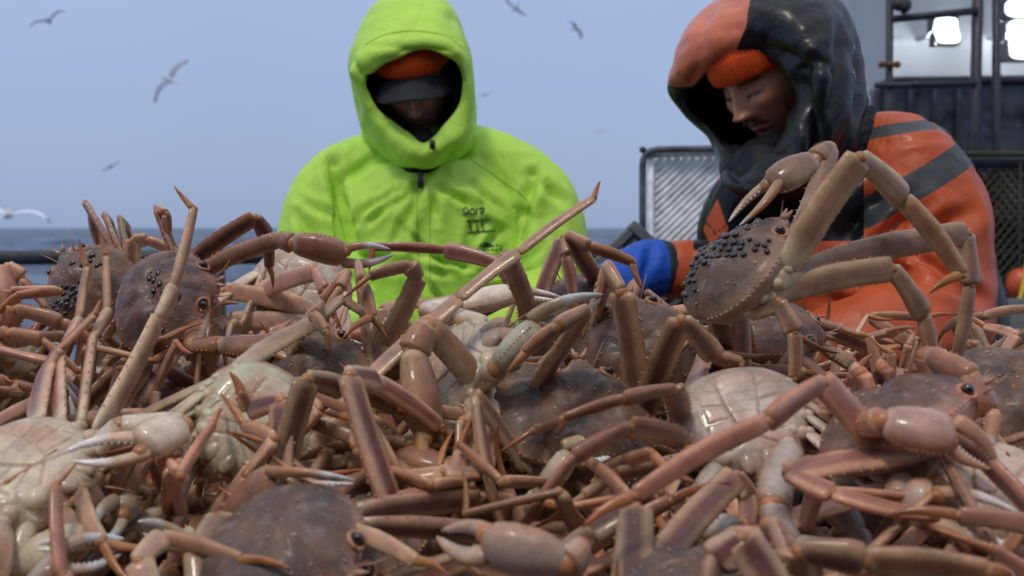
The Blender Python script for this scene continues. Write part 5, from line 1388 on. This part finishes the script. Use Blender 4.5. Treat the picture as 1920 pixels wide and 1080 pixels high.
crab('crab buried in the middle, broad flat legs leaning right with orange knees', 1090, 800, .98, (0, .5, .8), (0, -.85, .5), seed=83, size=1.1, tone=.1,
     legs={'L1': [(1095, 585, -.05), (1040, 615, -.08), (985, 660, -.08), (950, 700, -.08)],
           'R1': [(1165, 548, -.02), (1135, 505, -.0), (1125, 560, .0), (1125, 600, .02)],
           'R2': [(1278, 600, -.06), (1340, 670, -.03), (1388, 680, -.03), (1392, 700, -.03)]}, widths={'L1': 1.25, 'R1': 1.25, 'R2': 1.1}, e1=-40)

crab('crab in the middle showing a cream claw with a long white finger pointing right', 880, 700, 1.05, (.6, -.2, .5), (.2, .5, -.7), seed=84, size=1.05, tone=.9,
     claws={'LC': [(905, 720, -.06), (930, 690, -.1), (1012, 608, -.1), (1132, 555, -.1)],
            'RC': [(800, 580, .1), (860, 575, .1), (965, 550, .12), (1050, 560, .12)]}, cwidth=1.15, clawopt={'LC': dict(gap=.003, white=.6)}, e1=-40)

crab('crab at the far left against the sea, back dotted with egg cases, legs like stumps', 165, 540, 1.42, (-.55, .3, .6), (-.35, -.75, .55), seed=91, eggs=26, size=1.08, hue=.02,
     legs={'R1': [(161, 383, .05), (172, 400, .09), (190, 470, .1), (200, 520, .1)],
           'R2': [(197, 405, .05), (208, 420, .08), (226, 470, .1), (230, 520, .1)],
           'R3': [(226, 412, .07), (240, 430, .1), (256, 480, .12), (260, 520, .12)],
           'L1': [(137, 470, .05), (133, 490, .06), (130, 520, .06), (128, 540, .06)],
           'R4': [(250, 450, .0), (275, 450, .0), (322, 470, .0), (325, 490, .0)]}, e1=-10)

crab('crab cut by the left edge, pink legs lying level one above the other', -70, 600, 1.15, (.2, .2, .9), (-.5, -.8, .3), seed=92, tone=.75, size=1.1,
     legs={'R1': [(14, 500, -.0), (40, 520, .0), (85, 575, .02), (95, 600, .02)],
           'R2': [(25, 545, -.02), (110, 546, -.02), (30, 555, -.04), (-10, 600, -.04)],
           'R3': [(30, 580, -.04), (115, 605, -.04), (170, 640, -.03), (180, 680, -.03)],
           'R4': [(20, 625, -.06), (80, 638, -.06), (150, 700, -.06), (170, 740, -.06)],
           'L1': [(0, 655, -.08), (100, 680, -.08), (120, 740, -.08), (130, 780, -.08)]}, e1=-20)

crab('crab at the right edge, tan legs before the black trousers', 1880, 740, 1.05, (-.7, .2, .2), (0, -.6, .8), seed=93, size=1.1, tone=.15,
     legs={'R1': [(1818, 645, .05), (1800, 690, .05), (1780, 720, .05), (1770, 740, .05)],
           'R2': [(1880, 668, .05), (1840, 700, .03), (1800, 730, .03), (1790, 750, .03)]}, e1=5)

crab('crab in the lower right corner, belly up, beside a long open white claw', 1850, 945, .82, (-.5, -.55, -.35), (.1, .45, -.85), seed=94, size=1.1, tone=.8, e1=-25,
     claws={'LC': [(1690, 905, -.02), (1690, 940, -.04), (1750, 948, -.05), (1920, 994, -.07)]}, clawopt={'LC': dict(gap=.020, tone=.6)})
crab('crab just under the egg dotted one, eye towards the orange jacket', 1440, 615, 1.16, (.85, -.3, -.1), (-.1, -.35, .9), seed=95, size=1.0, e1=-15)

# ------------------------------------------------------------------ the rest of the heap
FILL = []
R = random.Random(4)
for d, n in ((.66, 5), (.75, 5), (.84, 6), (.93, 6), (1.02, 7), (1.11, 7), (1.2, 8), (1.30, 7), (1.40, 9), (1.56, 8)):
    for k in range(n):
        half = .50 * d + .06
        x = -half + 2 * half * (k + .5 + R.uniform(-.2, .2)) / n
        FILL.append((x, d + R.uniform(-.05, .05), k, n, d))
SHORT = ['one eyed left crab', 'egg dotted crab', 'belly up corner crab', 'cream bellied crab', 'brown bottom crab', 'upright purple legs', 'hanging claw', 'white bellied crab', 'folded claw', 'tan bottom claw', 'thick bottom legs',
         'belly by the yellow jacket', 'pointed pink legs', 'level leg', 'tail standing crab', 'leaning flat legs', 'white fingered claw', 'far left crab', 'level pink legs', 'right edge tan legs', 'open white claw', 'crab under the egg dotted one']
USED = set()
def where(c, first):
    """a label from the neighbours one can find it by"""
    px, py = project(np.array([c])); px, py = px[0], py[0]
    hp = [(float(a[0]), float(b[0])) for a, b in (project(np.array([h])) for h in HEROES)]
    order = sorted(range(len(hp)), key=lambda i: math.hypot(hp[i][0] - px, hp[i][1] - py))
    def rel(i):
        dx, dy = px - hp[i][0], py - hp[i][1]
        return ('right of' if dx > 0 else 'left of') if abs(dx) > abs(dy) else ('below' if dy > 0 else 'above')
    for i in order[:6]:
        for k in order[:8]:
            if i == k: continue
            t = '%s %s the %s and %s the %s' % (first, rel(i), SHORT[i], rel(k), SHORT[k])
            if t not in USED and len(t.split()) <= 16:
                USED.add(t); return t
    return first
for q, (x, d, k, n, row) in enumerate(FILL):
    rr = random.Random(100 + q)
    a = rr.uniform(0, 6.283); belly = rr.random() < .4
    f = np.array([math.cos(a), math.sin(a), rr.uniform(-.35, .35)]); u = np.array([rr.uniform(-.45, .45), rr.uniform(-.6, .1), 1.0])
    if belly: u = -u
    z = float(surf(d)) + rr.uniform(-.085, -.05)
    if row in (.75, .93, 1.11, 1.30): z -= .03
    for h in HEROES:
        if np.hypot(h[0] - x, h[1] - d) < .125: z = min(z, max(.93, h[2] - .10))
    dep = d
    c = Crab(np.array([x, d, z]), f, u, rr.uniform(.95, 1.12), .85 if belly else rr.choice((0, .1, .25, .45, .7)), 200 + q, 8 if rr.random() < .25 and not belly else 0, rr.uniform(-.06, .06))
    for side in (1, -1):
        for i in range(4):
            c.lift = (.0, .012, .034)[q % 3]
            c.auto_leg(side, i, rr.uniform(-40, -10) if belly else rr.uniform(-5, 25), rr.uniform(.7, 1.2))
        c.auto_claw(side, -15 if belly else None)
    c.finish(where(c.c, 'belly up crab' if belly else 'crab'))
